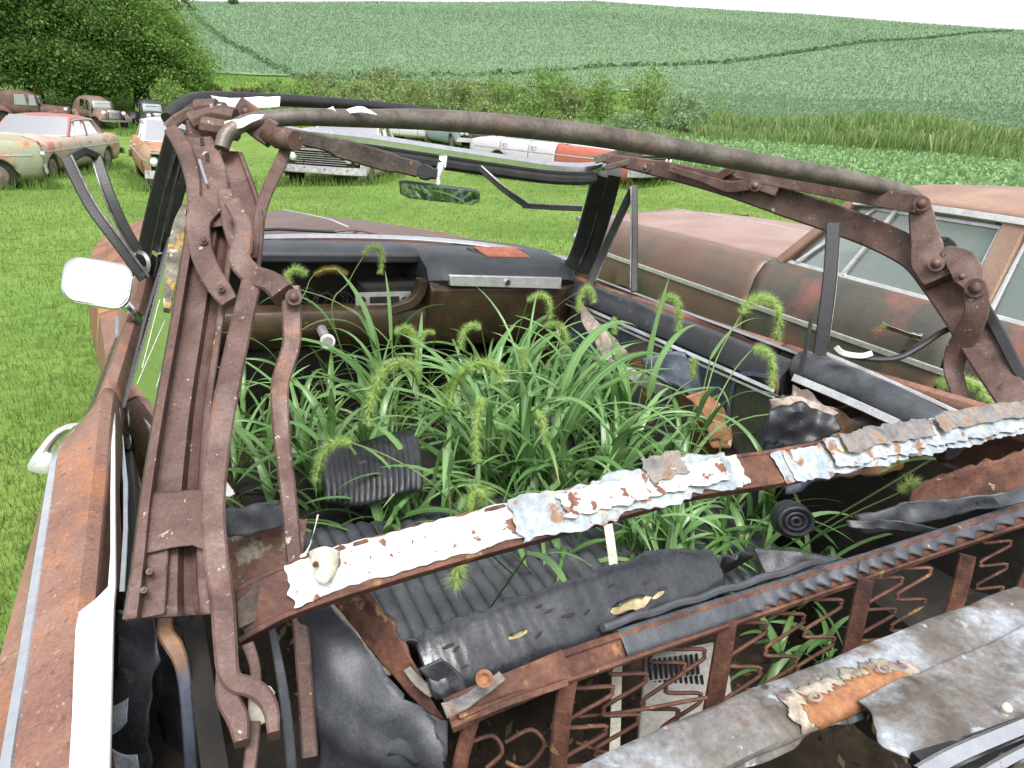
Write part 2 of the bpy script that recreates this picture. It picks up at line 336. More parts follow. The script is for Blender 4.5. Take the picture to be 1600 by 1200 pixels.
def onground(px, py, d0=2, d1=600):
    r = ray(px, py); t = d0
    while t < d1:
        p = CAM+r*t
        if p.z < float(gz(p.x, p.y)): return p
        t *= 1.004
    return CAM+r*d1
def polar(name, r0, r1, nr, t0, t1, nt_, mat, dz=0, geo=True):
    rs = np.geomspace(r0, r1, nr) if geo else np.linspace(r0, r1, nr)
    ts = np.radians(np.linspace(t0, t1, nt_))
    rr, tt = np.meshgrid(rs, ts, indexing='ij'); x = CAM.x+rr*np.sin(tt); y = CAM.y+rr*np.cos(tt); z = gz(x, y)+dz
    v = np.stack([x, y, z], -1).reshape(-1, 3)
    mb = MB(); mb.v = [tuple(p) for p in v]
    mb.f = [(i*nt_+j, (i+1)*nt_+j, (i+1)*nt_+j+1, i*nt_+j+1) for i in range(nr-1) for j in range(nt_-1)]
    return mb.build(name, mat, ang=180)
M['lawn'] = surf('mown_lawn', [(0.250, (0.081, 0.147, 0.031)), (0.450, (0.121, 0.208, 0.045)), (0.600, (0.153, 0.240, 0.055)), (0.780, (0.192, 0.249, 0.076))], .55, .9, 0, .5, 14,
                 [((.075, .085, .04), .9, .66, .74), ((.07, .14, .025), 5, .56, .68)], detail=12, spec=.1)
M['soy'] = surf('soybean_rows', [(.25, (.118, .188, .104)), (.5, (.132, .205, .116)), (.75, (.152, .228, .132))], .035, .9, 0, .8, .9,
                [((.10, .185, .082), .35, .54, .70), ((.17, .27, .135), .9, .58, .72)], detail=12, spec=.1)
polar('ground', .02, 80, 150, -180, 180, 241, M['lawn'])['kind'] = 'structure'
polar('field', 76, 900, 170, -60, 130, 260, M['soy'], .12)['kind'] = 'structure'

# grass blades of the lawn, thick near the car and thinning out
M['lawnblade'] = leafmat('lawn_blade', [(0, (.085, .145, .026)), (.4, (.135, .215, .04)), (.8, (.18, .265, .055)), (1, (.23, .27, .095))], .35, .5, patch=[((.205, .215, .075), .45, .48, .72), ((.07, .13, .03), .9, .54, .70)])
def blades(name, n, rmin, rmax, t0, t1, h0, h1, wd, mat, power=1.0, keep=None):
    u = rng.random(n); r = rmin*(rmax/rmin)**(u**power); t = np.radians(t0+(t1-t0)*rng.random(n))
    x = CAM.x+r*np.sin(t); y = CAM.y+r*np.cos(t)
    if keep is not None:
        k = keep(x, y); x, y, r = x[k], y[k], r[k]; n = len(x)
    z = gz(x, y); h = (h0+(h1-h0)*rng.random(n))*(.6+.8*rng.random(n)); a = rng.random(n)*6.283
    sc = np.clip(r/5, 1, 5)**.75
    ww = wd*sc*(.6+.8*rng.random(n)); lx = (rng.random(n)-.5)*1.1*h; ly = (rng.random(n)-.5)*1.1*h
    v = np.empty((n, 3, 3))
    v[:, 0] = np.stack([x-np.cos(a)*ww, y-np.sin(a)*ww, z-.01], -1); v[:, 1] = np.stack([x+np.cos(a)*ww, y+np.sin(a)*ww, z-.01], -1)
    v[:, 2] = np.stack([x+lx, y+ly, z+h], -1)
    o = npmesh(name, v.reshape(-1, 3), 3, mat); return o
def offcar(x, y): return ~((np.abs(x) < .93) & (y > -3) & (y < 2.3)) & ~((x > 2.3) & (x < 4.1) & (y > -3.2) & (y < 2.2))
g = blades('lawn_grass', 210000, 1.3, 30, -22, 62, .02, .055, .0028, M['lawnblade'], .75, offcar)
tag(g, 'bright green mown grass spread around the wrecks', 'grass', kind='stuff')

def cloud(P, size, up=.3, k=4, jit=.5):
    """a small leaf-like quad at every point"""
    n = len(P); a = rng.normal(size=(n, 3)); a[:, 2] *= up+.4; a /= np.linalg.norm(a, axis=1)[:, None]
    b = np.cross(a, rng.normal(size=(n, 3))); b /= np.linalg.norm(b, axis=1)[:, None]
    s = (size*(1-jit+2*jit*rng.random(n)))[:, None]
    v = np.stack([P-a*s, P-b*s*.45, P+a*s, P+b*s*.45], 1)
    return v.reshape(-1, 3)
polar('field', 49, 76.3, 40, 37, 130, 120, M['soy'], .10)['kind'] = 'structure'
# soybean canopy: leaf clumps over the near part of the hillside and the patch by the tall grass
M['soyleaf'] = leafmat('soybean_leaf', [(0, (.125, .196, .108)), (.5, (.135, .208, .117)), (1, (.148, .222, .128))], .3, .6)
n = 130000; u = rng.random(n); r = 77*(330/77)**(u**1.1); t = np.radians(-12+80*rng.random(n))
x = CAM.x+r*np.sin(t); y = CAM.y+r*np.cos(t)
# sown in rows
row = np.round((x*.6-y*.8)/.95)*.95; off = row-(x*.6-y*.8); x += off*.6*.12; y -= off*.8*.12
P = np.stack([x, y, gz(x, y)+.13+.16*rng.random(n)], -1)
tag(npmesh('soybean_crop', cloud(P, .105*np.clip(r/90, 1, 2.3), 7), 4, M['soyleaf']), 'pale green soybean crop covering the hillside', 'crop', kind='stuff')
M['patchleaf'] = leafmat('patch_leaf', [(0, (0.125, 0.235, 0.093)), (.5, (0.190, 0.314, 0.137)), (1, (0.262, 0.400, 0.193))], .3, .6)
n = 42000; r = 14+25*rng.random(n)**.8; t = np.radians(34+30*rng.random(n)); x = CAM.x+r*np.sin(t); y = CAM.y+r*np.cos(t)
k = (r > 17+ (50-np.degrees(t))*.55) & (r < 39) ; x, y, r = x[k], y[k], r[k]
P = np.stack([x, y, gz(x, y)+.05+.4*rng.random(len(x))], -1)
tag(npmesh('soybean_patch', cloud(P, .075*np.ones(len(x)), 1.0), 4, M['patchleaf']), 'low leafy soybean patch between the sedan and the tall grass', 'crop', kind='stuff')
n = 22000; r = 49+29*rng.random(n); t = np.radians(37+26*rng.random(n)); x = CAM.x+r*np.sin(t); y = CAM.y+r*np.cos(t)
P = np.stack([x, y, gz(x, y)+.10+.08*rng.random(n)], -1)
tag(npmesh('soybean_crop', cloud(P, .10*np.ones(n), 7), 4, M['soyleaf']), 'nearest strip of the soybean crop directly behind the tall grass', 'crop', kind='stuff')
# darker unmown terrace lines across the field
def strip(name, pix, wid, h, nper, size, mat, label, cat='weeds'):
    Q = [onground(*map(float, q.split(','))) for q in pix.split()]; P = []
    for a, b in zip(Q[:-1], Q[1:]):
        m = int((b-a).length*nper)+2
        tt = rng.random(m)[:, None]; q = np.array(a)[None]*(1-tt)+np.array(b)[None]*tt
        q[:, :2] += rng.normal(size=(m, 2))*wid; q[:, 2] = gz(q[:, 0], q[:, 1])+.1+h*rng.random(m)*(.4+.6*np.abs(np.sin(q[:, 0]*.4)))
        P.append(q)
    P = np.concatenate(P)
    return tag(npmesh(name, cloud(P, size*np.ones(len(P)), .6), 4, mat), label, cat, kind='stuff')
M['darkweed'] = leafmat('dark_weed_leaf', [(0.000, (0.056, 0.114, 0.052)), (1.000, (0.111, 0.198, 0.091))], .25, .7)
strip('terrace_weeds', '300,22 330,48 352,66 400,92 440,112 475,128', .35, .35, 9, .26, M['darkweed'], 'dark line of weeds running down the hillside above the tree')
strip('terrace_weeds', '470,127 560,124 700,121 800,118 880,112 960,106 1050,105 1130,101 1200,92 1280,80 1380,66 1480,58 1580,50', .3, .5, 9, .34, M['darkweed'], 'long dark line of weeds crossing the hillside to the horizon')

# ------------------------------------------------------------------ trees, shrubs, tall grass
def crown_pts(blobs, nclump, nleaf, cr_, flat=.75):
    P = []
    for c, rad, w_ in blobs:
        m = int(nclump*w_)
        d = rng.normal(size=(m, 3)); d /= np.linalg.norm(d, axis=1)[:, None]
        q = np.array(c)+d*np.array(rad)*(.50+.56*rng.random(m))[:, None]
        for cc in q:
            e = rng.normal(size=(nleaf, 3))*cr_*(.5+.8*rng.random()); e[:, 2] *= flat
            P.append(cc+e)
    return np.concatenate(P)
M['bark'] = surf('tree_bark', [(.3, (.03, .022, .016)), (.7, (.09, .07, .055))], 3, .9, 0, .8, 12)
M['crownA'] = leafmat('dark_tree_leaf', [(0.000, (0.051, 0.110, 0.027)), (0.500, (0.096, 0.181, 0.043)), (0.900, (0.146, 0.247, 0.061)), (1.000, (0.190, 0.297, 0.073))], .4, .55)
M['crownB'] = leafmat('bright_tree_leaf', [(0.000, (0.083, 0.172, 0.034)), (0.500, (0.135, 0.244, 0.056)), (1.000, (0.207, 0.325, 0.079))], .4, .55)
def tree(px, d, base_py, h, w_, label, mat, blobs, nclump, nleaf, size, clump=.55, lean=0):
    q = at(px, base_py, d); x, y = q.x, q.y; z = float(gz(x, y))
    t = empty('tree', (x, y, z)); tag(t, label, 'tree', 'trees along the edge of the lawn')
    tr = MB(); top = Vector((x+lean, y, z+h*.8))
    tr.tube(cr([Vector((x, y, z-.2)), Vector((x+.1, y, z+h*.2)), Vector((x+lean*.4, y+.2, z+h*.5)), top], 4), [w_*.07*(1-.8*i/12) for i in range(13)], 9)
    for i in range(9):
        a = i*2.4; zz = z+h*(.2+.06*i); s = Vector((x+lean*.3*i/9, y, zz))
        e = s+Vector((math.cos(a)*w_*.42, math.sin(a)*w_*.42, h*.18))
        tr.tube(cr([s, s.lerp(e, .5)+Vector((0, 0, .3)), e], 3), [w_*.025*(1-.85*k/6) for k in range(7)], 6)
    tr.build('trunk', M['bark'], t)
    B = [((x+c[0], y+c[1], z+c[2]), r_, ww) for c, r_, ww in blobs]
    npmesh('crown', cloud(crown_pts(B, nclump, nleaf, clump), size*np.ones(1), .5), 4, mat, t)
    return t
# blobs: centre offset from the foot, radii, share of the clumps
tree(60, 47, 205, 13, 9, 'huge dark tree filling the corner beside the hill, spreading over the old wrecks', M['crownA'],
     [((0, 0, 7.5), (5.2, 4.5, 4.6), 1), ((-3.5, 0, 4.0), (3.4, 3.5, 2.6), .45), ((3.4, -.8, 4.2), (3.0, 3, 2.6), .5), ((1, -2, 2.6), (3.5, 2, 1.3), .25)], 230, 300, .10, .62)
tree(225, 50, 202, 9.5, 8, 'lighter green bushy tree at the outer end of the dark tree', M['crownB'],
     [((-1.6, 0, 7.0), (3.0, 3, 3.4), .7), ((.6, -.5, 4.6), (2.9, 2.6, 2.5), .7), ((2.2, -.6, 2.7), (2.2, 2, 1.7), .45), ((-2.5, -1, 2.2), (2.5, 2, 1.2), .3)], 190, 260, .09, .55)
tree(-160, 44, 208, 12, 9, 'dark tree mostly cut off by the edge of the photo', M['crownA'],
     [((0, 0, 6.5), (5, 4.5, 4.5), 1), ((2.5, -1, 3), (3, 2.6, 1.8), .4)], 140, 180, .12, .65)
tree(45, 58, 200, 10, 9, 'shadowy tree standing behind the dark wrecks', M['crownA'],
     [((0, 0, 4), (5.5, 3, 3.6), 1), ((6, 0, 3.2), (4, 3, 2.4), .6)], 140, 150, .14, .65)
M['shrubA'] = leafmat('olive_shrub_leaf', [(0.000, (0.116, 0.179, 0.057)), (0.500, (0.173, 0.245, 0.087)), (0.900, (0.239, 0.276, 0.130)), (1.000, (0.285, 0.248, 0.149))], .3, .6)
M['shrubB'] = leafmat('fresh_shrub_leaf', [(0.000, (0.097, 0.187, 0.043)), (0.600, (0.164, 0.273, 0.074)), (1.000, (0.259, 0.349, 0.113))], .35, .6)
M['shrubC'] = leafmat('pale_shrub_leaf', [(0.000, (0.136, 0.217, 0.099)), (0.600, (0.203, 0.303, 0.157)), (1.000, (0.289, 0.379, 0.217))], .3, .6)
M['shrubR'] = leafmat('reddish_brush', [(0.000, (0.056, 0.029, 0.024)), (0.600, (0.122, 0.058, 0.045)), (1.000, (0.133, 0.123, 0.051))], .2, .7)
def shrub(px, base, d, h, wd, mat, label, n=26, leaf=.085, name='shrub', cat='shrub'):
    q = at(px, base, d); z = float(gz(q.x, q.y)); t = empty(name, (q.x, q.y, z)); tag(t, label, cat, 'shrubs and weeds along the foot of the field')
    st = MB()
    for i in range(6):
        a = i*1.05+px; e = Vector((q.x+math.cos(a)*wd*.3, q.y+math.sin(a)*wd*.3, z+h*.75))
        st.tube([Vector((q.x, q.y, z-.1)), Vector((q.x, q.y, z)).lerp(e, .5)+Vector((0, 0, .1)), e], [.035, .025, .01], 5)
    st.build('stem', M['bark'], t)
    B = [((q.x, q.y, z+h*.5), (wd*.46, wd*.46, h*.42), 1), ((q.x+wd*.2*math.sin(px), q.y, z+h*.72), (wd*.25, wd*.25, h*.26), .4), ((q.x-wd*.25, q.y-.1, z+h*.3), (wd*.3, wd*.3, h*.25), .4)]
    npmesh('foliage', cloud(crown_pts(B, n, 42, .20*max(h, 1)/2), leaf*np.ones(1), .9), 4, mat, t)
for a in [(470, 205, 46, 2.2, 3.4, 'shrubB', 'bright low bush nearest the chrome header end', 28), (555, 208, 45, 2.3, 3.4, 'shrubA', 'olive bush with yellow tips above the white sedan', 30),
          (630, 210, 44, 2.4, 3.4, 'shrubA', 'olive weedy bush above the mirror bracket', 30), (705, 213, 44, 2.5, 3.4, 'shrubA', 'straw tinted bush left of the leafy crowns', 30),
          (775, 216, 43, 2.6, 3.2, 'shrubB', 'yellow green bush above the thick bow', 28), (838, 218, 42, 3.2, 2.6, 'shrubB', 'tall feathery bush with a thin pointed top', 26),
          (885, 222, 42, 2.4, 2.6, 'shrubA', 'brownish bush between feathery bush and round crown', 26), (935, 222, 41, 3.1, 2.1, 'shrubB', 'dark green bush with a small round crown', 28),
          (1005, 222, 40, 3.4, 3.0, 'shrubB', 'tallest bush, with a flat leafy crown against the field', 34), (1065, 224, 39, 2.3, 3.0, 'shrubC', 'pale grey green bush at the end of the hedge', 30),
          (760, 225, 38, 1.5, 3.0, 'shrubA', 'short bush in front of the hedge, half hidden by the bow', 20), (980, 232, 36, 1.4, 3.0, 'shrubC', 'short pale bush at the foot of the tallest bush', 22),
          (430, 160, 55, 1.4, 3, 'shrubB', 'low bright bush on the bank below the field', 20), (520, 140, 62, 1.5, 4, 'shrubC', 'low pale bush on the bank, farther up', 20),
          (270, 190, 46, 2.6, 3.0, 'shrubB', 'leafy bush beside the end of the tree line', 30), (305, 150, 58, 2.2, 3.0, 'shrubB', 'small bright bush below the dark weed line', 24),
          (500, 176, 54, 2.0, 4.0, 'shrubA', 'straw coloured bush in the second row above the white sedan', 26), (600, 172, 55, 2.3, 4.6, 'shrubA', 'wide olive bush in the second row left of the mirror', 30),
          (690, 176, 54, 2.2, 4.4, 'shrubC', 'greyish bush in the second row above the mirror', 28), (770, 178, 54, 2.0, 4.2, 'shrubA', 'brown tipped bush in the second row behind the yellow green one', 26),
          (870, 182, 53, 2.4, 3.6, 'shrubB', 'bright bush in the second row beside the round crown', 26), (560, 190, 50, 1.8, 3.4, 'shrubB', 'bright green bush between the two hedge rows', 24),
          (660, 192, 50, 1.9, 3.4, 'shrubB', 'leafy bush between the two hedge rows, above the mirror', 24), (735, 195, 49, 1.8, 3.2, 'shrubA', 'yellowing bush between the two hedge rows near the thick bow', 24), (815, 198, 48, 2.0, 3.0, 'shrubC', 'pale bush between the two hedge rows by the feathery one', 24),
          (285, 30, 190, 6, 7, 'shrubB', 'far bush standing on the skyline beside the tree', 20)]:
    shrub(*a[:5], M[a[5]], a[6], a[7], .085 if a[2] < 100 else .35)
shrub(330, 158, 52, 1.4, 3.6, M['shrubR'], 'heap of reddish dead brush at the foot of the bank', 30, .07, 'brush_pile', 'brush')
shrub(395, 156, 52, 1.3, 3.2, M['shrubR'], 'smaller heap of reddish dead brush partly behind the white cloth', 22, .07, 'brush_pile', 'brush')
shrub(365, 12, 240, 3.2, 2.6, M['darkweed'], 'lone dark bush high on the hillside', 14, .5)
# tall reeds on the right and bank grass
M['reed'] = leafmat('reed_blade', [(0, (0.132, 0.222, 0.066)), (.6, (0.180, 0.288, 0.096)), (.92, (0.240, 0.324, 0.132)), (1, (0.360, 0.348, 0.204))], .3, .6)
def reeds(name, th0, th1, r0, r1, n, h0, h1, wd, label, mat):
    t = np.radians(th0+(th1-th0)*rng.random(n)); r = r0+(r1-r0)*rng.random(n); x = CAM.x+r*np.sin(t); y = CAM.y+r*np.cos(t); z = gz(x, y)
    h = (h0+(h1-h0)*rng.random(n))*(.68+.32*np.sin(x*.5+1)*np.cos(y*.37+x*.23))*(.55+.45*np.clip((47-r)/4+.6, 0, 1)); a = rng.random(n)*6.283
    v = np.empty((n, 4, 3)); lx = rng.normal(size=n)*.11*h; ly = rng.normal(size=n)*.11*h
    v[:, 0] = np.stack([x-np.cos(a)*wd, y-np.sin(a)*wd, z-.05], -1); v[:, 1] = np.stack([x+np.cos(a)*wd, y+np.sin(a)*wd, z-.05], -1)
    v[:, 2] = np.stack([x+lx+np.cos(a)*wd*.5, y+ly+np.sin(a)*wd*.5, z+h], -1); v[:, 3] = np.stack([x+lx*1.3-np.cos(a)*wd*.2, y+ly*1.3, z+h*1.04], -1)
    return tag(npmesh(name, v.reshape(-1, 3), 4, mat), label, 'tall grass', kind='stuff')
reeds('tall_grass', 40, 70, 37, 50, 42000, .7, 1.75, .017, 'tall reedy grass standing between the patch and the hillside', M['reed'])
M['bankgrass'] = leafmat('bank_grass', [(0.000, (0.087, 0.170, 0.032)), (0.600, (0.131, 0.235, 0.049)), (1.000, (0.195, 0.271, 0.085))], .35, .6)
reeds('bank_grass', 0, 42, 44, 76, 40000, .2, .6, .035, 'bright rank grass on the bank below the field', M['bankgrass'])
reeds('verge_weeds', 14, 44, 35, 47, 16000, .3, .9, .02, 'mixed olive weeds growing between the bushes', M['reed'])

# ------------------------------------------------------------------ the other wrecks on the lawn
def paint(name, base, rust, amt, rough=.5, extra=()):
    c2 = tuple(b*.8 for b in base)
    return surf(name, [(max(.02, amt-.16), rust[0]), (max(.06, amt-.05), rust[1]), (amt, tuple((a+b)/2 for a, b in zip(base, rust[1]))), (amt+.05, c2), (.85, base)], 1.7, rough, 0, .12, 60, extra, detail=9)
RU = [(.13, .055, .03), (.30, .13, .07)]
M['tyre'] = surf('old_tyre', [(.3, (.012, .012, .012)), (.7, (.035, .033, .03))], 12, .85, 0, .3)
M['wheelrim'] = surf('rusty_rim', [(.3, (.12, .07, .05)), (.7, (.3, .25, .22))], 10, .6, .4, .2)
M['cabin'] = surf('dim_cabin_lining', [(.3, (.03, .027, .024)), (.7, (.075, .068, .06))], 6, .85, 0, .1)
M['grille'] = surf('dull_grille', [(.3, (.22, .22, .22)), (.6, (.42, .42, .42))], 20, .4, .7, .1, 200, [((.16, .09, .06), 14, .58, .66)])
M['lamp'] = surf('lamp_glass', [(.3, (.5, .52, .52)), (.7, (.65, .66, .66))], 20, .15, 0, 0)
M['carglass'] = glassmat('dusty_car_glass', (.66, .74, .70), .34, .22, filmcol=(.40, .48, .45))
M['palegl'] = glassmat('pale_reflecting_glass', (.6, .66, .66), .5, .15, filmcol=(.55, .62, .62))
def arch(y, ws, base=.24, r=.36, top=.62):
    z = base
    for wy in ws:
        d = abs(y-wy)
        if d < r: z = max(z, base+(top-base)*math.sqrt(1-(d/r)**2))
    return z
def sedan(label, loc, rz, body, roof=None, hood=None, door=None, glass='carglass', H=1.40, L=5.2, W=1.92, cowl=.65, bpost=-.45, cpost=-1.42, wt=.12, wtb=-1.15, deck=-1.75,
          belt=.93, dgap=-.22, btop=-.13, atop=.62, group='wrecked cars left on the lawn', lamps=4, name='wrecked_car', inner=None, strip=True, fender=None):
    roof = roof or body; hood = hood or body; door = door or body; fender = fender or body
    t = empty(name, loc, rz); tag(t, label, 'car', group)
    yf, yr = L/2, -L/2; ws = (yf-.82, yr+1.12); hw = W/2
    def width(y):
        return hw*(1-.10*max(0, (y-(yf-.7))/.7)**2-.12*max(0, ((yr+.8)-y)/.8)**2)
    def top(y):
        if y > cowl: return belt-.01-.05*((y-cowl)/(yf-cowl))**2
        if y < deck: return belt-.0-.10*((deck-y)/(deck-yr))**2
        return belt
    def prof(y):
        w_ = width(y); zt = top(y); zb = arch(y, ws, top=atop)
        P = [(w_-.09, zb), (w_-.03, max(.36, zb+.01)), (w_-.004, max(.50, zb+.02)), (w_, max(.63, zb+.03)), (w_-.012, .745), (w_-.035, .83), (w_-.085, zt-.02), (w_-.13, zt-.003), (w_-.19, zt)]
        return P
    def panel(nm, ya, yb, sg, mat, parent=t):
        ns = max(3, int((yb-ya)/.06)); mb = MB()
        P = [[Vector((sg*x, ya+(yb-ya)*i/ns, z)) for x, z in prof(ya+(yb-ya)*i/ns)] for i in range(ns+1)]
        if sg < 0: P = [list(reversed(r)) for r in P]
        mb.rings(P, closed=False)
        return mb.build(nm, mat, parent, solid=.012, local=True, ang=50)
    g = .006
    for sg in (-1, 1):
        panel('fender', cowl+dgap+g, yf, sg, fender); panel('fender', yr, cpost-g, sg, body)
        d1 = panel('door', bpost+g, cowl+dgap-g, sg, door); d2 = panel('door', cpost+g, bpost-g, sg, door)
        for dd, yh in ((d1, bpost+.2), (d2, cpost+.2)):
            h = MB(); x = sg*(hw+.012)
            h.bar([Vector((x, yh-.09, .80)), Vector((x+sg*.02, yh-.05, .802)), Vector((x+sg*.022, yh+.06, .806)), Vector((x, yh+.1, .808))], .022, .014, Vector((sg, 0, 0)))
            h.cyl(Vector((x-sg*.03, yh-.06, .80)), Vector((x+sg*.012, yh-.06, .80)), .017)
            h.cyl(Vector((x-sg*.04, yh-.03, .71)), Vector((x-sg*.004, yh-.03, .71)), .016)
            h.build('handle', M['chrome'], dd, local=True)
        if strip:
            s = MB(); s.bar([Vector((sg*(width(y)+.004), y, .685)) for y in np.linspace(yr+.25, yf-.2, 30)], .026, .014, Vector((sg, 0, 0))); s.build('side_trim', M['alu'], t, local=True)
    def lid(nm, ya, yb, mat, ridge=.0):
        def fn(u, v):
            y = ya+(yb-ya)*u; w_ = width(y)-.192; x = (v*2-1)*w_
            return Vector((x, y, top(y)+.035*(1-(v*2-1)**2)+ridge*math.exp(-(x/.09)**2)))
        return MB().grid(fn, 14, 20).build(nm, mat, t, solid=.012, local=True)
    hd = lid('hood', cowl, yf-.02, hood, .018); lid('trunk_lid', yr+.02, deck, body)
    m = MB(); m.bar([Vector((0, y, top(y)+.058)) for y in np.linspace(cowl+.05, yf-.05, 9)], .014, .01, Vector((0, 0, 1))); m.build('hood_molding', M['alu'], hd, local=True)
    # closing faces, bumpers, grille, lamps
    for nm, y, s in (('grille', yf, 1), ('tail_panel', yr, -1)):
        w_ = width(y)-.03; zt = top(y)
        b = MB(); b.grid(lambda u, v: Vector(((v*2-1)*w_, y+s*(-.015-.03*(v*2-1)**4), .36+(zt-.35)*u)), 6, 14); b.build(nm, M['dark'] if s > 0 else body, t, solid=.01, local=True)
        bm_ = MB(); n = 15
        bm_.bar([Vector(((i/(n-1)*2-1)*(hw+.01), y+s*(.10-.13*(i/(n-1)*2-1)**4), .44)) for i in range(n)], .17, .05, Vector((0, s, .15)), .35)
        bm_.build('bumper', M['grille'] if s > 0 else M['chrome'], t, local=True)
    gr = MB()
    for k in range(6): gr.bar([Vector((x, yf+.012-.03*(x/hw)**4, .56+.045*k)) for x in np.linspace(-.56, .56, 9)], .014, .02, Vector((0, 1, 0)))
    gr.bar([Vector((x, yf+.02-.03*(x/hw)**4, .845)) for x in np.linspace(-.88, .88, 13)], .035, .04, Vector((0, 1, 0)))
    gr.build('grille_bars', M['grille'], t, local=True)
    for sg in (-1, 1):
        for k in range(lamps//2):
            x = sg*(.80-.19*k); b = MB(); b.cyl(Vector((x, yf-.06, .69)), Vector((x, yf+.012, .69)), .095, 16); l = b.build('headlight', M['chrome'], t, local=True)
            b = MB(); b.ball(Vector((x, yf+.008, .69)), .075, 8, (1, .3, 1)); b.build('lens', M['lamp'], l, local=True)
    # greenhouse
    wr = hw-.25; zr = H-.075; xb = hw-.13
    def roofpt(u, v):
        a = v*2-1; y = wt+(wtb-wt)*u; x = a*(wr+.015)
        return Vector((x, y, H-.075*abs(a)**3.2-.03*abs(u*2-1)**3))
    MB().grid(roofpt, 16, 24).build('roof', roof, t, solid=.02, local=True)
    for sg in (-1, 1):
        r = MB(); r.bar([roofpt(u, .5+sg*.5)+Vector((sg*.012, 0, -.012)) for u in np.linspace(0, 1, 12)], .03, .022, Vector((sg, 0, .3))); r.build('drip_rail', M['alu'], t, local=True)
        A0, A1 = Vector((sg*xb, cowl-.02, belt)), Vector((sg*wr, wt, zr-.03)); B0, B1 = Vector((sg*xb, bpost, belt)), Vector((sg*(wr+.005), bpost+btop, zr-.02))
        C0, C1 = Vector((sg*xb, cpost-.02, belt)), Vector((sg*wr, wtb+.0, zr-.03)); D0 = Vector((sg*(xb-.02), deck+.05, belt))
        sd_ = Vector((sg, 0, .35))
        for q0, q1, w0 in ((A0, A1, .055), (B0, B1, .10)): p = MB(); p.bar([q0, q1], w0, .05, sd_); p.build('pillar', roof, t, local=True)
        p = MB(); p.plate([C0+Vector((0, .04, 0)), C1+Vector((0, .06, 0)), C1, D0, D0-Vector((0, .12, 0)), C0-Vector((0, .08, 0))] if False else [C0+Vector((0, .05, 0)), C1+Vector((0, .08, .02)), C1+Vector((0, -.03, .03)), D0], Vector((-sg*.04, 0, 0)))
        p.build('pillar', roof, t, local=True)
        wn = MB(); e = .035
        def q(a, b, c, d): return [a.lerp(c, .03).lerp(b, .02), b.lerp(d, .03), d.lerp(b, .03), c.lerp(a, .03)]
        o_ = Vector((-sg*.012, 0, 0))
        V0, V1 = A0.lerp(B0, .34), A1.lerp(B1, .10)
        wn.plate([A0+o_, A1+o_, B1+Vector((0, .05, 0))+o_, B0+Vector((0, .05, 0))+o_], Vector((-sg*.005, 0, 0)))
        wn.plate([B0-Vector((0, .05, 0))+o_, B1-Vector((0, .05, 0))+o_, C1+Vector((0, .05, 0))+o_, C0+Vector((0, .05, 0))+o_], Vector((-sg*.005, 0, 0)))
        wn.build('side_window', M[glass], t, local=True)
        fr = MB(); fr.bar([A0.lerp(B0, .36), A1.lerp(B1, .30)], .022, .02, sd_); fr.bar([A0+o_, B0+o_, C0+o_], .03, .03, sd_)
        fr.bar([A0.lerp(B0, .10)+Vector((0, 0, .02)), A1.lerp(B1, .14)-Vector((0, 0, .03)), B1+Vector((0, .06, -.03)), B0+Vector((0, .06, .02))], .02, .018, sd_)
        fr.bar([B0-Vector((0, .06, -.02)), B1-Vector((0, .06, .03)), C1+Vector((0, .10, -.04)), C0+Vector((0, .10, .02))], .02, .018, sd_)
        fr.build('window_trim', M['alu'], t, local=True)
    for nm, y0, y1 in (('windshield', cowl, wt), ('rear_window', deck, wtb)):
        sgn = 1 if nm == 'windshield' else -1
        g_ = MB(); g_.grid(lambda u, v: Vector(((v*2-1)*(xb+(wr-xb)*u-.03), y0+(y1-y0)*u+sgn*(.11-.11*abs(v*2-1)**2.5)*(1-u*.4)-sgn*.03, belt+.02+(zr-belt+.02)*u)), 6, 14)
        gg = g_.build(nm, M[glass], t, local=True)
        f = MB(); f.tube([Vector(((v*2-1)*(xb-.03), y0+sgn*(.11-.11*abs(v*2-1)**2.5)-sgn*.03, belt+.02)) for v in np.linspace(0, 1, 13)], .014, 6); f.build('window_molding', M['alu'], gg, local=True)
    # inside
    it = MB(); it.box((-hw+.12, deck, .30), (hw-.12, cowl, .34)); it.box((-hw+.14, cowl-.1, .34), (hw-.14, cowl-.02, belt-.03)); it.box((-hw+.14, deck, .34), (hw-.14, deck+.3, belt-.04)); it.build('cabin_floor', M['cabin'], t, local=True)
    for ys in (-.25, -1.2):
        s = MB(); s.box((-hw+.2, ys, .35), (hw-.2, ys+.5, .58)); s.box((-hw+.2, ys-.16, .4), (hw-.2, ys, .98)); s.build('seat', inner or M['cabin'], t, bevel=.05, local=True)
    sw = MB(); c = Vector((-.38, .22, .93)); sw.tube([c+Vector((math.cos(a)*.19, math.sin(a)*.07, math.sin(a)*.18)) for a in np.linspace(0, 6.283, 25)], .011, 6); sw.build('steering_wheel', M['dark'], t, local=True)
    for sg in (-1, 1):
        for wy in ws:
            w_ = MB(); x0, x1 = sg*(hw-.26), sg*(hw-.06)
            w_.tube([Vector((x0, wy, .31)), Vector((x0+sg*.02, wy, .31)), Vector((x1-sg*.02, wy, .31)), Vector((x1, wy, .31))], [.28, .325, .325, .28], 22)
            wh = w_.build('wheel', M['tyre'], t, local=True)
            c_ = MB(); c_.ball(Vector((x1-sg*.005, wy, .31)), .20, 10, (.16, 1, 1)); c_.build('hubcap', M['wheelrim'], wh, local=True)
    return t
def facing(px, py, d, turn=0):
    """where a car stands (on the ground below the pixel's ray at this depth) and its heading; turn 0 faces the photographer"""
    p = at(px, py, d); th = math.atan2(p.x-CAM.x, p.y-CAM.y)
    return (p.x, p.y, float(gz(p.x, p.y))-.03), math.pi-th+R(turn)
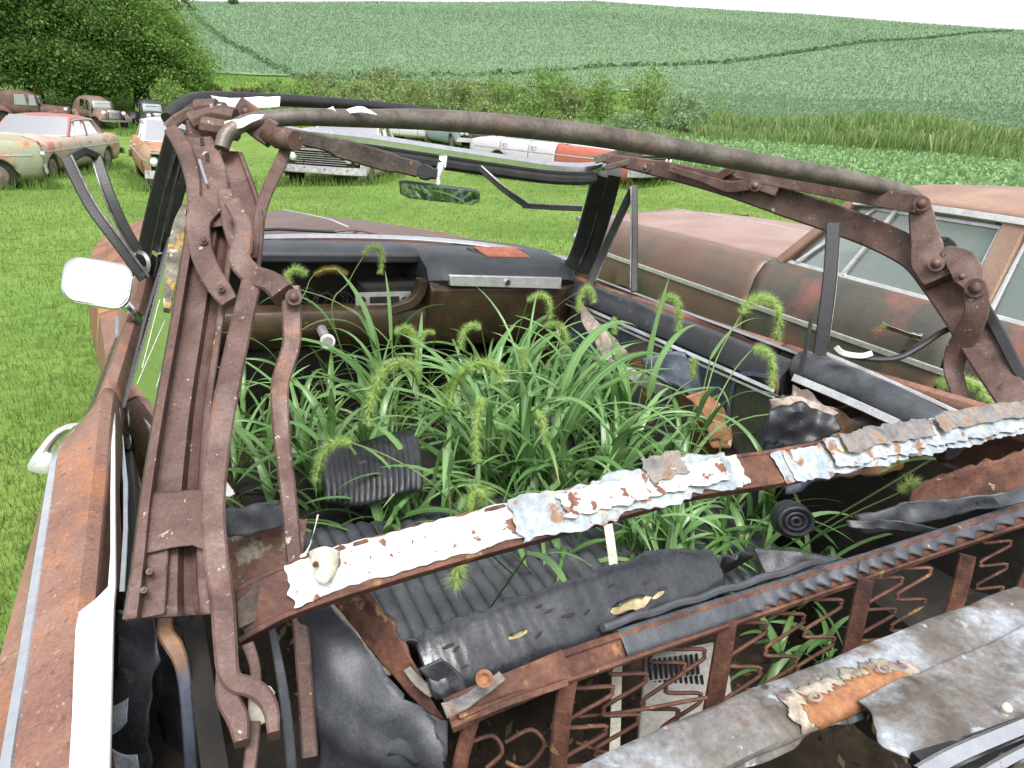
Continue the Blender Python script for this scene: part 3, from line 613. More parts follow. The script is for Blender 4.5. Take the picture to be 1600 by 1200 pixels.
# brown and olive sedan alongside
M['sedanbody'] = surf('brown_olive_sedan_paint', [(.3, (0.123, 0.073, 0.052)), (.44, (0.165, 0.104, 0.079)), (.55, (0.126, 0.097, 0.076)), (.70, (0.082, 0.078, 0.064))], 1.6, .42, .05, .12, 150,
                      [((.34, .11, .085), 2.2, .62, .72), ((.10, .10, .08), 5, .66, .74)], detail=8)
M['sedandoor'] = surf('olive_door_with_red_patches', [(.3, (0.137, 0.087, 0.064)), (.44, (0.097, 0.089, 0.070)), (.6, (0.070, 0.071, 0.061)), (.72, (0.105, 0.090, 0.068))], 1.9, .42, .05, .12, 150,
                      [((.27, .105, .085), 2.2, .54, .70), ((.30, .14, .07), 7, .66, .74)], detail=8)
M['sedanroof'] = surf('tan_rust_roof', [(.32, (0.211, 0.122, 0.086)), (.55, (0.283, 0.177, 0.129)), (.7, (0.355, 0.242, 0.185))], 2.2, .6, .05, .15, 200, [((.24, .11, .06), 12, .64, .74)])
M['sedanhood'] = surf('pinkish_brown_hood', [(.3, (0.232, 0.140, 0.118)), (.55, (0.321, 0.211, 0.183)), (.75, (0.385, 0.274, 0.242))], 1.8, .5, .05, .12, 180, [((.2, .1, .06), 9, .66, .76)])
sedan('long brown and olive sedan parked close alongside the roofless convertible', (3.16, -.30, -.10), 0, M['sedanbody'], M['sedanroof'], M['sedanhood'], M['sedandoor'], 'carglass', 1.40, 5.3, 1.92, wt=.33, dgap=.05, btop=.0, atop=.50)
M['olive'] = paint('dull_olive_paint', (.21, .19, .11), RU, .42)
sedan('dull olive wreck half hidden behind the brown sedan', (6.6, .35, float(gz(6.6, .35))-.05), R(-3), M['olive'], M['sedanroof'], M['sedanroof'])
M['pgreen'] = paint('pale_green_and_rust', (.36, .38, .27), [(.20, .085, .04), (.40, .20, .11)], .50)
l, h = facing(-205, 272, 12.6, 100); sedan('pale green car eaten by orange rust, cut by the edge of the photo', l, h, M['pgreen'], H=1.48, belt=.97, lamps=2, L=4.9, deck=-2.1, wtb=-1.5, cpost=-1.62)
M['redwhite'] = paint('white_and_pink_paint', (.52, .44, .38), [(.35, .10, .08), (.42, .20, .14)], .46); M['redroof'] = paint('faded_red_roof', (.42, .16, .14), RU, .36)
l, h = facing(72, 240, 18.5, -24); sedan('car with faded red roof and pale patchy hood behind the pale green one', l, h, M['redwhite'], M['redroof'], M['redwhite'], glass='palegl')
M['bluewhite'] = paint('white_roof_paint', (.66, .66, .66), RU, .3); M['rusthood'] = paint('orange_rust_hood', (.40, .26, .16), [(.22, .09, .035), (.38, .18, .08)], .5)
l, h = facing(288, 276, 17, 6); sedan('white roofed car with orange rusted hood seen beyond the windshield post', l, h, M['rusthood'], M['bluewhite'], M['rusthood'], glass='palegl')
M['whitecar'] = paint('stained_white_paint', (.62, .60, .52), RU, .33)
l, h = facing(548, 274, 18.5, -14); sedan('dirty white sedan with wide chrome bumper facing the convertible', l, h, M['whitecar'], glass='palegl')
l, h = facing(655, 226, 32, 60); sedan('small looking white car farther back, just over the chrome header', l, h, M['bluewhite'], M['bluewhite'], M['rusthood'], glass='palegl')
M['paleblue'] = paint('faded_blue_paint', (.34, .40, .46), RU, .38)
l, h = facing(715, 230, 30, 20); sedan('faded blue car with rusty roof in the back row', l, h, M['paleblue'], M['sedanroof'], M['paleblue'], glass='palegl')
M['lilac'] = paint('lilac_white_hood', (.60, .56, .62), [(.34, .12, .10), (.5, .3, .26)], .34); M['redcar'] = paint('bleached_red_paint', (.45, .13, .09), RU, .36)
l, h = facing(880, 276, 19, 52); sedan('pale hooded car with a red fender behind the chrome header', l, h, M['lilac'], M['lilac'], M['lilac'], fender=M['redcar'], glass='palegl')

def oldcar(label, loc, rz, mat, glass='carglass', H=1.68, truck=False):
    t = empty('antique_car', loc, rz); tag(t, label, 'old car', 'antique wrecks under the trees')
    c = MB()
    def cab(u, v):
        y = -1.9+2.35*u if not truck else -.75+1.2*u
        top_ = H*(1-.25*abs(u*2-1.05)**3); a = v*math.pi; w_ = .70-.06*(2*u-1)**2
        return Vector((-w_*math.copysign(abs(math.cos(a))**.45, math.cos(a)), y, .38+(top_-.38)*abs(math.sin(a))**.5))
    c.grid(cab, 14, 24); c.build('cab', mat, t, solid=.02, local=True)
    hd = MB(); hd.grid(lambda u, v: Vector((-(.60-.18*u)*math.copysign(abs(math.cos(v*math.pi))**.6, math.cos(v*math.pi)), .4+1.45*u, .45+(.62-.08*u)*abs(math.sin(v*math.pi))**.6)), 10, 18); hd.build('hood', mat, t, solid=.02, local=True)
    g = MB(); g.grid(lambda u, v: Vector(((v*2-1)*.36, 1.87-.08*(v*2-1)**2, .48+.52*u)), 4, 8); gg = g.build('grille', M['grille'], t, solid=.02, local=True)
    for sg in (-1, 1):
        for y0, yl in ((1.35, .62), (-1.45, .62)):
            f = MB(); f.grid(lambda u, v: Vector((sg*(.52+.40*math.sin(v*1.57)), y0+yl*(u*2-1), .36+.56*math.sqrt(max(0, 1-(u*2-1)**2*.96))*(1-.55*v**2.5))), 16, 8); f.build('fender', mat, t, solid=.02, local=True)
            w_ = MB(); w_.tube([Vector((sg*.62, y0, .34)), Vector((sg*.64, y0, .34)), Vector((sg*.78, y0, .34)), Vector((sg*.80, y0, .34))], [.28, .34, .34, .28], 18); w_.build('wheel', M['tyre'], t, local=True)
        b = MB(); b.ball(Vector((sg*.56, 1.72, .84)), .13, 8, (1, .8, 1)); b.build('headlight', M['lamp'], t, local=True)
        q = MB(); yc = -.7 if not truck else -.2
        for k in ((-.02, .36), (-.72, -.1)) if not truck else ((-.5, .3),):
            q.plate([Vector((sg*.705, k[0], .98)), Vector((sg*.705, k[1], .98)), Vector((sg*.66, k[1]-.1, H-.22)), Vector((sg*.66, k[0]+.05, H-.2))], Vector((sg*.012, 0, 0)))
        q.build('side_window', M[glass], t, local=True)
    ws_ = MB(); ws_.grid(lambda u, v: Vector(((v*2-1)*(.55-.05*u), .53-.12*u, .99+(H-1.22)*u)), 3, 6); ws_.build('windshield', M['palegl'], t, solid=.012, local=True)
    bp = MB(); bp.bar([Vector((x, 2.08-.1*x*x, .45)) for x in np.linspace(-.85, .85, 9)], .10, .04, Vector((0, 1, 0))); bp.build('bumper', M['grille'], t, local=True)
    return t
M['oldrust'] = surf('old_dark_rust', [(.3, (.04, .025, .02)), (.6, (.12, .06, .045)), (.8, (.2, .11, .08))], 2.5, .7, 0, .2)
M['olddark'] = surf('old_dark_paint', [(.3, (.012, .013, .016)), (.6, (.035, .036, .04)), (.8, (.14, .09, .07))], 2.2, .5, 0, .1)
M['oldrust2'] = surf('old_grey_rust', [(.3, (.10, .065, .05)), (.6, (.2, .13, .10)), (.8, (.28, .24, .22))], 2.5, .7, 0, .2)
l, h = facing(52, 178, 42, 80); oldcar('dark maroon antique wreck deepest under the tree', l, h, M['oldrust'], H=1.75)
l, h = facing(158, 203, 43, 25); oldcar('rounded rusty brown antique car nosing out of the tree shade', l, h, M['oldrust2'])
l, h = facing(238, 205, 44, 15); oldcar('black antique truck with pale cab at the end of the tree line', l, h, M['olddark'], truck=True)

# grass left unmown round the parked wrecks
_cars = [o for o in COL.objects if o.get('category') in ('car', 'old car')]
n = 26000; pick = rng.integers(0, len(_cars), n); cx = np.array([o.location.x for o in _cars])[pick]; cy = np.array([o.location.y for o in _cars])[pick]; rz_ = np.array([o.rotation_euler.z for o in _cars])[pick]
sd_ = rng.integers(0, 4, n); a = rng.random(n)*2-1; jit = rng.normal(size=n)*.14
lx_ = np.where(sd_ < 2, np.where(sd_ == 0, -1, 1)*(.95+np.abs(jit)), a*1.0); ly_ = np.where(sd_ < 2, a*2.5, np.where(sd_ == 2, -1, 1)*(2.55+jit))
x = cx+lx_*np.cos(rz_)-ly_*np.sin(rz_); y = cy+lx_*np.sin(rz_)+ly_*np.cos(rz_); k = np.hypot(x-CAM.x, y-CAM.y) > 6; x, y = x[k], y[k]; n = len(x)
z = gz(x, y); h = .08+.22*rng.random(n)**2; a = rng.random(n)*6.283; v = np.empty((n, 3, 3))
v[:, 0] = np.stack([x-np.cos(a)*.012, y-np.sin(a)*.012, z-.02], -1); v[:, 1] = np.stack([x+np.cos(a)*.012, y+np.sin(a)*.012, z-.02], -1); v[:, 2] = np.stack([x+rng.normal(size=n)*.06, y+rng.normal(size=n)*.06, z+h], -1)
tag(npmesh('unmown_grass', v.reshape(-1, 3), 3, M['bankgrass']), 'longer bright grass left standing round the parked wrecks', 'grass', kind='stuff')

# ------------------------------------------------------------------ the roofless convertible
car = empty('convertible', (0, -.4, 0)); tag(car, 'rust brown convertible with a bare folding top frame and weeds filling its cabin', 'car')
TL = lambda x: -.035*x            # the wreck leans a little to its right side
def zc(y): return lerp(y, [-3, -2.4, -1.9, -1.3, -1.0, -.3, .5, 1.3, 2.3], [.84, .94, .94, .91, .865, .80, .79, .76, .68])
def xo(y): return lerp(y, [-3, -2.5, -1.9, -1.2, -.9, -.4, .1, .7, 1.5, 2.1, 2.35], [.91, .98, 1.0, .958, .918, .900, .93, .975, .975, .95, .86])
def xc(y): return lerp(y, [-3, -2.5, -1.9, -1.2, -1.0, -.3, .1, .7, 1.5, 2.1, 2.35], [.86, .93, .95, .948, .91, .865, .86, .90, .90, .88, .80])
def xi(y): return lerp(y, [-3, -2.4, -1.85, -1.1, -.3, .2, 2.35], [.74, .84, .895, .868, .80, .76, .70])
def zt(y): return lerp(y, [-3, -2.4, -1.9, -1.1, -.2, .3, .8, 1.3, 1.9, 2.3], [.88, .95, .957, .945, .915, .925, .905, .865, .80, .73])
def cprof(y):
    zb = arch(y, (1.42, -1.95), .22, .38, .64); a, c, i_ = xo(y), xc(y), xi(y)
    return [(a-.10, zb), (a-.02, max(.38, zb+.01)), (a, max(.52, zb+.02)), (a, max(zc(y)-.13, zb+.03)), (a*.8+c*.2, zc(y)-.03), (c+.004, zc(y)-.012), (c-.004, zc(y)+.004), (c*.55+i_*.45, zc(y)*.5+zt(y)*.5+.002), (i_+.012, zt(y)), (i_, zt(y)-.006), (i_-.012, zt(y)-.05)]
def cpanel(nm, ya, yb, sg, mat):
    ns = max(4, int((yb-ya)/.05)); rs = []
    for k in range(ns+1):
        y = ya+(yb-ya)*k/ns; r = [Vector((sg*x, y, z+TL(sg*x)*(1 if y > -1.2 else max(0, 1+(y+1.2)/.6)*1))) for x, z in cprof(y)]
        rs.append(r if sg > 0 else r[::-1])
    return MB().rings(rs, closed=False).build(nm, mat, car, solid=.008, ang=22)
for sg in (-1, 1):
    q = cpanel('rear_quarter_panel', -3, -1.075, sg, M['body']); dr = cpanel('door', -1.06, .12, sg, M['body']); fe = cpanel('front_fender', .13, 2.35, sg, M['bodyside'])
    for own, ya, yb in ((q, -2.95, -1.085), (dr, -1.055, -.05)):
        s = MB(); P = [Vector((sg*(xc(y)+.002), y, zc(y)+.001+TL(sg*.9)*(1 if y > -1.2 else max(0, 1+(y+1.2)/.6)))) for y in np.linspace(ya, yb, 28)]
        s.bar(P, .017, .012, Vector((sg*.35, 0, .93)), .3); s.build('side_trim', M['chrome'], own)
    for wy in (1.42, -1.95):
        b = MB(); b.tube([Vector((sg*.68, wy, .30)), Vector((sg*.70, wy, .30)), Vector((sg*.88, wy, .30)), Vector((sg*.90, wy, .30))], [.27, .315, .315, .27], 24); wh = b.build('wheel', M['tyre'], car)
        b = MB(); b.ball(Vector((sg*.89, wy, .30)), .19, 10, (.15, 1, 1)); b.build('rim', M['wheelrim'], wh)
    if sg < 0: dl, ql, fl = dr, q, fe
    else: drr, qr, fr_ = dr, q, fe
# door handle, standing out from the driver's door
h = MB(); d_ = 1.42
ho = cr(pts('126,660 104,663 82,675 62,698 42,729 60,740 86,738 106,722 119,700 128,676 126,660', d_), 3)[:-1]
hi = cr(pts('118,671 104,673 91,681 80,693 73,706 82,709 95,707 106,698 114,686 119,676 118,671', d_), 3)[:-1]
hc = sum(ho, Vector())/len(ho)
h.rings([hi, [a.lerp(b, .15)-FW*.005 for a, b in zip(hi, ho)], [a.lerp(b, .75)-FW*.006 for a, b in zip(hi, ho)], ho, [p_+FW*.012 for p_ in ho], [p_+FW*.012 for p_ in hi], hi], cap=False)
h.build('handle', M['alu'], dl)
# wide pale trim along the inner edge of the quarter
t_ = MB(); y0 = -1.12
def trim_pt(py, a): return [at(a[0], py, z=.957), at(a[1], py, z=.962)]
rows = [(640, 174, 180), (760, 172, 180), (860, 172, 181), (915, 168, 181), (935, 148, 179), (955, 122, 178), (980, 117, 177), (1100, 112, 174), (1250, 104, 170), (1500, 80, 160), (1900, 40, 145)]
L_ = [at(a, py, z=.962) for py, a, b in rows]; R_ = [at(b, py, z=.962) for py, a, b in rows]
t_.plate(L_+R_[::-1], Vector((0, 0, -.012))); t_.build('belt_molding', M['white'], ql, bevel=.003, smooth=False)
# weatherstrip slot of the quarter window: chrome lips and a black channel
s = MB()
s.bar(pts('184,640 190,700 196,760 196,830 190,930', lambda x, y: lerp(y, [640, 930], [1.36, .98])), .008, .012)
s.bar(pts('207,640 214,700 221,760 226,800', lambda x, y: lerp(y, [640, 800], [1.40, 1.15])), .006, .012); s.build('weatherstrip_lip', M['chrome'], ql)
s = MB(); s.bar(pts('193,690 199,760 203,830 204,930 206,1010', lambda x, y: lerp(y, [690, 1010], [1.36, .96])), .024, .02); s.build('window_channel', M['rubber'], ql)
s = MB(); s.bar(pts('148,692 172,690 186,694 206,700', 1.33), .012, .012); s.build('door_gap_seal', M['rubber'], ql)
# quarter glass and its edge
g0, g1 = at(192, 637, 1.37), at(265, 372, 1.45)
gl = MB(); Q0 = at(228, 790, 1.13); Q1 = at(330, 470, 1.18)
gl.plate([g0, g1, at(292, 395, 1.36), Q1, Q0], Vector((.004, .003, 0))); qg = gl.build('quarter_glass', M['glassq'], car, smooth=False)
e = MB(); e.bar([g0, g0.lerp(g1, .5)+Vector((-.004, 0, 0)), g1], .006, .006); e.build('glass_edge', M['rubber'], qg)
sc = MB()
for p in ('214,600 240,540 258,500', '222,575 246,480 250,468'): sc.bar(pts(p, lambda x, y: lerp(y, [450, 610], [1.30, 1.28])), .0013, .0008)
sc.build('scratch', M['alu'], qg)
# vent window frame leaning outwards, pillar, mirror
v = MB(); v.bar(cr(pts('104,246 140,318 182,376 226,436', [1.86, 1.88, 1.9, 1.94]), 4), .030, .022)
v.bar(cr(pts('150,243 170,300 192,350 216,392', [1.95, 1.95, 1.97, 2.0]), 4), .026, .02); v.bar(pts('110,248 130,236 152,244', [1.86, 1.9, 1.95]), .02, .02); vf = v.build('vent_window_frame', M['rubber'], dl)
v = MB(); v.bar(cr(pts('112,244 148,316 190,374 232,432', [1.855, 1.875, 1.895, 1.935]), 4), .006, .026); v.bar(cr(pts('142,243 160,300 180,348 206,392', [1.945, 1.945, 1.965, 1.995]), 4), .005, .02)
v.bar(cr(pts('216,394 226,398 232,410 230,424 222,432', 1.93), 4), .012, .012); v.build('vent_window_channel', M['trimdark'], dl)
p = MB()
for k, (a, b, c_) in enumerate((('218,432 243,325 272,212', '', .05), ('236,436 258,330 288,205', '', .036), ('250,436 272,335 302,214', '', .03))):
    p.bar(cr(pts(a, [2.44+.01*k, 2.3, 2.18]), 4), c_, .03)
lp = p.build('windshield_pillar', M['rubber'], car)
p = MB()
for a in ('230,425 254,318 283,208', '241,432 264,325 293,212'): p.bar(cr(pts(a, [2.41, 2.28, 2.15]), 4), .006, .012)
p.build('pillar_seal', M['trimdark'], lp)
mr = MB()
def rr(cx, cy, w_, h_, rot, d, n=6, rad=.35):
    P = []; r_ = min(w_, h_)*rad
    for (sx, sy, a0) in ((1, 1, 0), (-1, 1, 90), (-1, -1, 180), (1, -1, 270)):
        for k in range(n+1):
            a = R(a0+90*k/n); x = sx*(w_/2-r_)+r_*math.cos(a); y = sy*(h_/2-r_)+r_*math.sin(a)
            P.append((cx+x*math.cos(rot)-y*math.sin(rot), cy+x*math.sin(rot)+y*math.cos(rot)))
    return [at(x, y, d) for x, y in P]
d_ = 1.76; A = rr(151, 443, 107, 68, R(9), d_); B = rr(151, 443, 112, 74, R(9), d_+.004); Cc = rr(153, 441, 84, 50, R(9), d_+.05)
mr.rings([A, B, rr(151, 443, 112, 74, R(9), d_+.018), Cc], True, True); mm = mr.build('side_mirror', M['chrome'], car)
g_ = MB(); A2 = rr(151, 443, 100, 62, R(9), d_-.003)
# the glass tilts up to the bright sky
g_.plate(A2, FW*.002); g_.build('mirror_glass', M['silver'], mm, smooth=False)
st = MB(); st.tube(cr(pts('188,468 204,486 218,500', [d_+.02, 1.80, 1.84]), 4), [.013]*8+[.016], 8); st.build('mirror_arm', M['chrome'], mm)
# ---- front end: hood, cowl, grille end
def hoodz(y): return lerp(y, [.42, .8, 1.3, 1.9, 2.3], [.985, .965, .915, .85, .78])
def hfn(u, v_):
    y = .43+(2.25-.43)*u; a = v_*2-1; x = a*(xi(y)-.004)
    return Vector((x, y+.0, hoodz(y)-.055*abs(a)**2.2+.022*math.exp(-(x/.10)**2)+TL(x)))
hd = MB().grid(hfn, 18, 28).build('hood', M['hood'], car, solid=.008)
m = MB(); m.bar([Vector((.0, y, hoodz(y)+.026)) for y in np.linspace(.5, 1.9, 10)], .012, .008, Vector((0, 0, 1))); m.build('hood_molding', M['alu'], hd)
c_ = MB(); c_.grid(lambda u, v_: Vector(((v_*2-1)*.76, .26+.19*u-.10*abs(v_*2-1)**3, .975+.012*u-.02*abs(v_*2-1)**2+TL((v_*2-1)*.76))), 3, 20); c_.build('cowl', M['hood'], car, solid=.006)
c_ = MB(); c_.bar([Vector((x, .34-.30*abs(x/.76)**3.0, .995-.02*(x/.76)**2+TL(x))) for x in np.linspace(-.74, .78, 24)], .022, .014, Vector((0, -.6, .8))); c_.build('windshield_molding', M['chrome'], car)
wp = MB(); wp.bar([Vector((-.46, .36, 1.02)), Vector((-.30, .38, 1.022)), Vector((-.08, .40, 1.005))], .012, .008, Vector((0, -.4, 1))); wp.bar([Vector((-.47, .35, 1.02)), Vector((-.36, .34, 1.034))], .022, .012, Vector((0, -.4, 1))); wp.build('wiper_arm', M['rubber'], car)
n_ = MB(); n_.grid(lambda u, v_: Vector(((v_*2-1)*.80, 2.30-.06*(v_*2-1)**4, .34+.34*u)), 4, 12); n_.build('grille', M['grille'], car, solid=.01)
b = MB(); b.bar([Vector((x, 2.42-.12*(x/.95)**4, .42)) for x in np.linspace(-.93, .93, 13)], .16, .05, Vector((0, 1, .1)), .35); b.build('front_bumper', M['chrome'], car)
for sg in (-1, 1):
    b = MB(); b.cyl(Vector((sg*.72, 2.22, .64)), Vector((sg*.72, 2.315, .64)), .09, 16); b.build('headlight', M['lamp'], car)
# ---- rear end
tl = MB(); tl.grid(lambda u, v_: Vector(((v_*2-1)*(xi(-2.98+.42*u)-.004), -2.98+.42*u, zt(-2.98+.42*u)-.01+.02*(1-(v_*2-1)**2))), 6, 14); tl.build('trunk_lid', M['body'], car, solid=.008)
tp = MB(); tp.grid(lambda u, v_: Vector(((v_*2-1)*.86, -3.0+.05*u, .36+.5*u)), 3, 10); tp.build('tail_panel', M['body'], car, solid=.008)
b = MB(); b.bar([Vector((x, -3.1+.12*(x/.95)**4, .44)) for x in np.linspace(-.92, .92, 13)], .15, .05, Vector((0, -1, .1)), .35); b.build('rear_bumper', M['chrome'], car)
# ---- cabin tub
tub = MB(); tub.box((-.80, -2.9, .20), (.80, .34, .235)); tub.box((-.80, -2.9, .235), (-.775, -1.1, .86)); tub.box((.775, -2.9, .235), (.80, -1.25, .82)); tub.box((-.79, .33, .235), (.79, .36, .93))
tub.box((-.80, -2.6, .235), (-.55, -1.62, .60)); tub.box((.52, -2.6, .235), (.80, -1.62, .58)); tub.box((-.96, -2.62, .655), (-.78, -1.28, .68)); tub.box((.78, -2.62, .655), (.96, -1.28, .68)); tub.build('cabin_floor', M['dark'], car)
def dirt(u, v_): x = -.77+1.54*v_; y = -2.7+3.0*u; return Vector((x, y, .245+.10*mnoise.noise(Vector((x*3, y*3, 1)))+.05*mnoise.noise(Vector((x*11, y*11, 3)))+.05))
MB().grid(dirt, 66, 40).build('floor_dirt', M['soil'], car)
# ---- dash
def ext(prof, x0, x1, n=14, tap=0):
    return [[Vector((x0+(x1-x0)*k/n, y, z+TL(x0+(x1-x0)*k/n))) for y, z in (prof if not tap else [(yy, zz) for yy, zz in prof])] for k in range(n+1)]
dp = MB(); dp.rings(ext([(.30, .985), (.18, .998), (.10, .993), (.075, .975), (.08, .945), (.13, .935), (.30, .93)], -.74, .16)); dash = dp.build('dashboard', M['pad'], car, bevel=.006)
dp = MB()
rs = ext([(.30, .975), (.15, .992), (.02, .985), (-.055, .958), (-.082, .915), (-.06, .887), (.02, .880), (.30, .88)], .155, .80, 16)
for k in (0, 1): rs[k] = [Vector((p_.x, p_.y*(1)+(.05-.03*k), p_.z-(.012-.008*k))) for p_ in rs[k]]
for k in (-1, -2): rs[k] = [Vector((p_.x, p_.y+(.05 if k == -1 else .015), p_.z-(.03 if k == -1 else .008))) for p_ in rs[k]]
dp.rings(rs); dp.build('dash_pad', M['pad'], dash)
vg = MB(); vv = MB()
V4 = [at(735, 392, y=.13), at(808, 393, y=.13), at(832, 409, y=.01), at(757, 408, y=.01)]
vv.plate([c_m+(p_-c_m)*1.12+Vector((0, 0, .012)) for c_m in [sum(V4, Vector())/4] for p_ in V4], Vector((0, 0, -.02))); vo = vv.build('vent_opening', M['rubber'], dash)
for k in range(6):
    t = .1+.16*k; a, b = V4[0].lerp(V4[3], t), V4[1].lerp(V4[2], t); vg.bar([a.lerp(b, .05)+Vector((0, 0, .016)), a.lerp(b, .95)+Vector((0, 0, .016))], .013, .006, Vector((0, -.5, 1)))
vg.build('vent_grille', M['vent'], dash)
lw = MB(); lw.rings(ext([(.02, .80), (-.01, .79), (-.02, .765), (-.01, .70), (.05, .64), (.10, .64), (.10, .79)], -.74, .16)); lw.build('lower_panel', M['dashbrown'], dash, bevel=.005)
lw = MB(); lw.rings(ext([(-.04, .90), (-.062, .875), (-.062, .845), (-.04, .78), (-.02, .70), (.03, .63), (.12, .63), (.12, .90)], .155, .79)); gb = lw.build('glove_box', M['dashbrown'], car, bevel=.005)
lw = MB()
for k, (x, z0) in enumerate(((.10, .81), (.125, .84), (.145, .88))): pass
lw.bar(cr([Vector((.02, -.005, .79)), Vector((.09, -.01, .81)), Vector((.125, -.015, .85)), Vector((.135, -.02, .90))], 4), .035, .05, Vector((0, -1, .1))); lw.build('recess_frame', M['dashbrown'], dash)
lw = MB(); lw.box((-.74, .28, .62), (.16, .31, .96)); lw.build('recess_back', M['dark'], dash)
tr = MB(); T4 = [at(703, 430, y=-.085), at(878, 434, y=-.085), at(877, 452, y=-.085), at(704, 447, y=-.085)]
tr.plate(T4, Vector((0, .022, 0))); ts = tr.build('dash_trim', M['alu'], gb, bevel=.003)
lk = MB(); c0 = at(793, 441, y=-.088); lk.cyl(c0+Vector((0, .01, 0)), c0+Vector((0, -.006, 0)), .011); lk.build('lock', M['chrome'], gb)
ra = MB(); ra.box((-.06, .045, .785), (.25, .2, .862)); rad = ra.build('radio', M['dark'], car)
ra = MB(); R4 = [at(556, 458, y=.035), at(642, 456, y=.035), at(642, 479, y=.035), at(556, 480, y=.035)]
ra.plate(R4, Vector((0, .01, 0))); ra.build('radio_face', M['alu'], rad, smooth=False)
ra = MB(); R5 = [at(578, 464, y=.032), at(624, 463, y=.032), at(624, 473, y=.032), at(578, 474, y=.032)]; ra.plate(R5, Vector((0, .002, 0)))
for px in (566, 632):
    c0 = at(px, 468, y=.033); ra.cyl(c0+Vector((0, .004, 0)), c0-Vector((0, .012, 0)), .011)
ra.build('radio_dial', M['dark'], rad)
ga = MB()
for px, py, r_ in ((508, 470, .03), (532, 468, .028), (480, 462, .03)):
    c0 = at(px, py, y=.22); ga.tube([c0+Vector((math.cos(a)*r_, 0, math.sin(a)*r_)) for a in np.linspace(0, 6.283, 17)], .004, 5)
for k in range(8):
    a = at(440+k*14, 455, y=.24); ga.tube(cr([a, a+Vector((.03, -.02, -.03)), a+Vector((.0, .0, -.07)), a+Vector((.05, -.01, -.10))], 3), .003, 5)
ga.build('gauge_wiring', M['vinylgrey'], dash)
co = MB(); c0 = at(512, 534, 2.5); co.tube([c0+(RT*math.cos(a)+UP*math.sin(a))*.022 for a in np.linspace(0, 6.283, 21)], .005, 6); co.tube([c0, c0+Vector((.02, .3, .02))], .018, 8); co.build('steering_column', M['alu'], car)
# ---- right windshield pillar, vent window, door inside
p = MB(); p.bar(cr(pts('897,420 912,385 930,325 946,268', [2.98, 2.93, 2.78, 2.6]), 4), .085, .05); p.bar(cr(pts('912,425 930,385 950,320 962,268', [2.96, 2.9, 2.74, 2.58]), 4), .045, .04); rp = p.build('windshield_pillar', M['rubber'], car)
p = MB(); p.bar(cr(pts('904,415 919,380 937,322 952,272', [2.93, 2.88, 2.74, 2.56]), 4), .006, .01); p.build('pillar_seal', M['trimdark'], rp)
v = MB(); v.bar(cr(pts('922,446 938,405 962,352 988,296', [2.86, 2.85, 2.8, 2.74]), 3), .030, .02); v.bar(pts('991,291 992,370 991,456', [2.72, 2.70, 2.68]), .024, .022); vw = v.build('vent_window_frame', M['rubber'], drr)
v = MB(); v.bar(pts('986,293 986,370 985,452', [2.71, 2.69, 2.67]), .005, .024); v.bar(cr(pts('930,440 946,402 968,352 984,318', [2.84, 2.83, 2.78, 2.72]), 3), .005, .02); v.build('vent_window_channel', M['trimdark'], drr)
p = MB(); p.bar(cr(pts('1302,350 1298,420 1290,490 1281,556', [1.98, 1.97, 1.97, 1.98]), 4), .036, .022); wp_ = p.build('glass_edge_post', M['rubber'], drr)
p = MB(); p.bar(cr(pts('1310,352 1307,420 1299,490 1289,556', [1.975, 1.965, 1.965, 1.975]), 4), .010, .012); p.build('glass_edge', M['alu'], drr)
def ydoor(x, z, y): return Vector((x, y, z))
inn = MB(); rs = []
for k in range(25):
    y = -1.2+1.12*k/24; zz = lerp(y, [-1.2, -.1], [.885, .862])
    rs.append([Vector((.83, y, zz+.005)), Vector((.80, y, zz+.022)), Vector((.765, y, zz+.018)), Vector((.735, y, zz-.008)), Vector((.728, y, zz-.04)), Vector((.745, y, zz-.065)), Vector((.80, y, zz-.07))])
inn.rings(rs); dt = inn.build('door_top_pad', M['vinyl'], drr)
def ch(x, dz, w_=.010, y0=-1.2, y1=-.08, fac=Vector((-.5, 0, .85)), mat='chrome', own=None, name='inner_trim'):
    s = MB(); s.bar([Vector((x, y, lerp(y, [-1.2, -.1], [.885, .862])+dz)) for y in np.linspace(y0, y1, 12)], w_, .008, fac); return s.build(name, M[mat], own or drr)
ch(.838, .030); ch(.722, -.052, .012, fac=Vector((-1, 0, .4))); ch(.727, -.072, .008, fac=Vector((-1, 0, .3)), mat='alu'); ch(.855, .020, .014, fac=Vector((-.2, 0, 1)))
ip = MB()
def ipf(u, v_):
    y = -1.22+1.15*v_; z = .30+.52*u
    return Vector((.755+.02*mnoise.noise(Vector((y*5, z*5, 2)))-.012*math.sin(u*3.1), y, z))
ip.grid(ipf, 12, 24); ipan = ip.build('inner_panel', M['blueblack'], drr, solid=.006)
o_ = MB(); o_.plate(pts('1128,586 1150,582 1215,590 1208,630 1188,704 1160,716 1140,690', lambda x, y: at(x, y, x=.735).__sub__(CAM).dot(FW)), Vector((.004, 0, 0))); o_.build('panel_opening', M['oliveback'], drr, smooth=False)
o_ = MB(); o_.bar(cr(pts('1134,690 1140,630 1150,592 1165,584 1205,590 1214,602 1206,640 1186,706', lambda x, y: (at(x, y, x=.728)-CAM).dot(FW)), 4), .012, .006, Vector((-1, 0, .2))); o_.build('opening_rim', M['blueblack'], drr)
fl_ = MB()
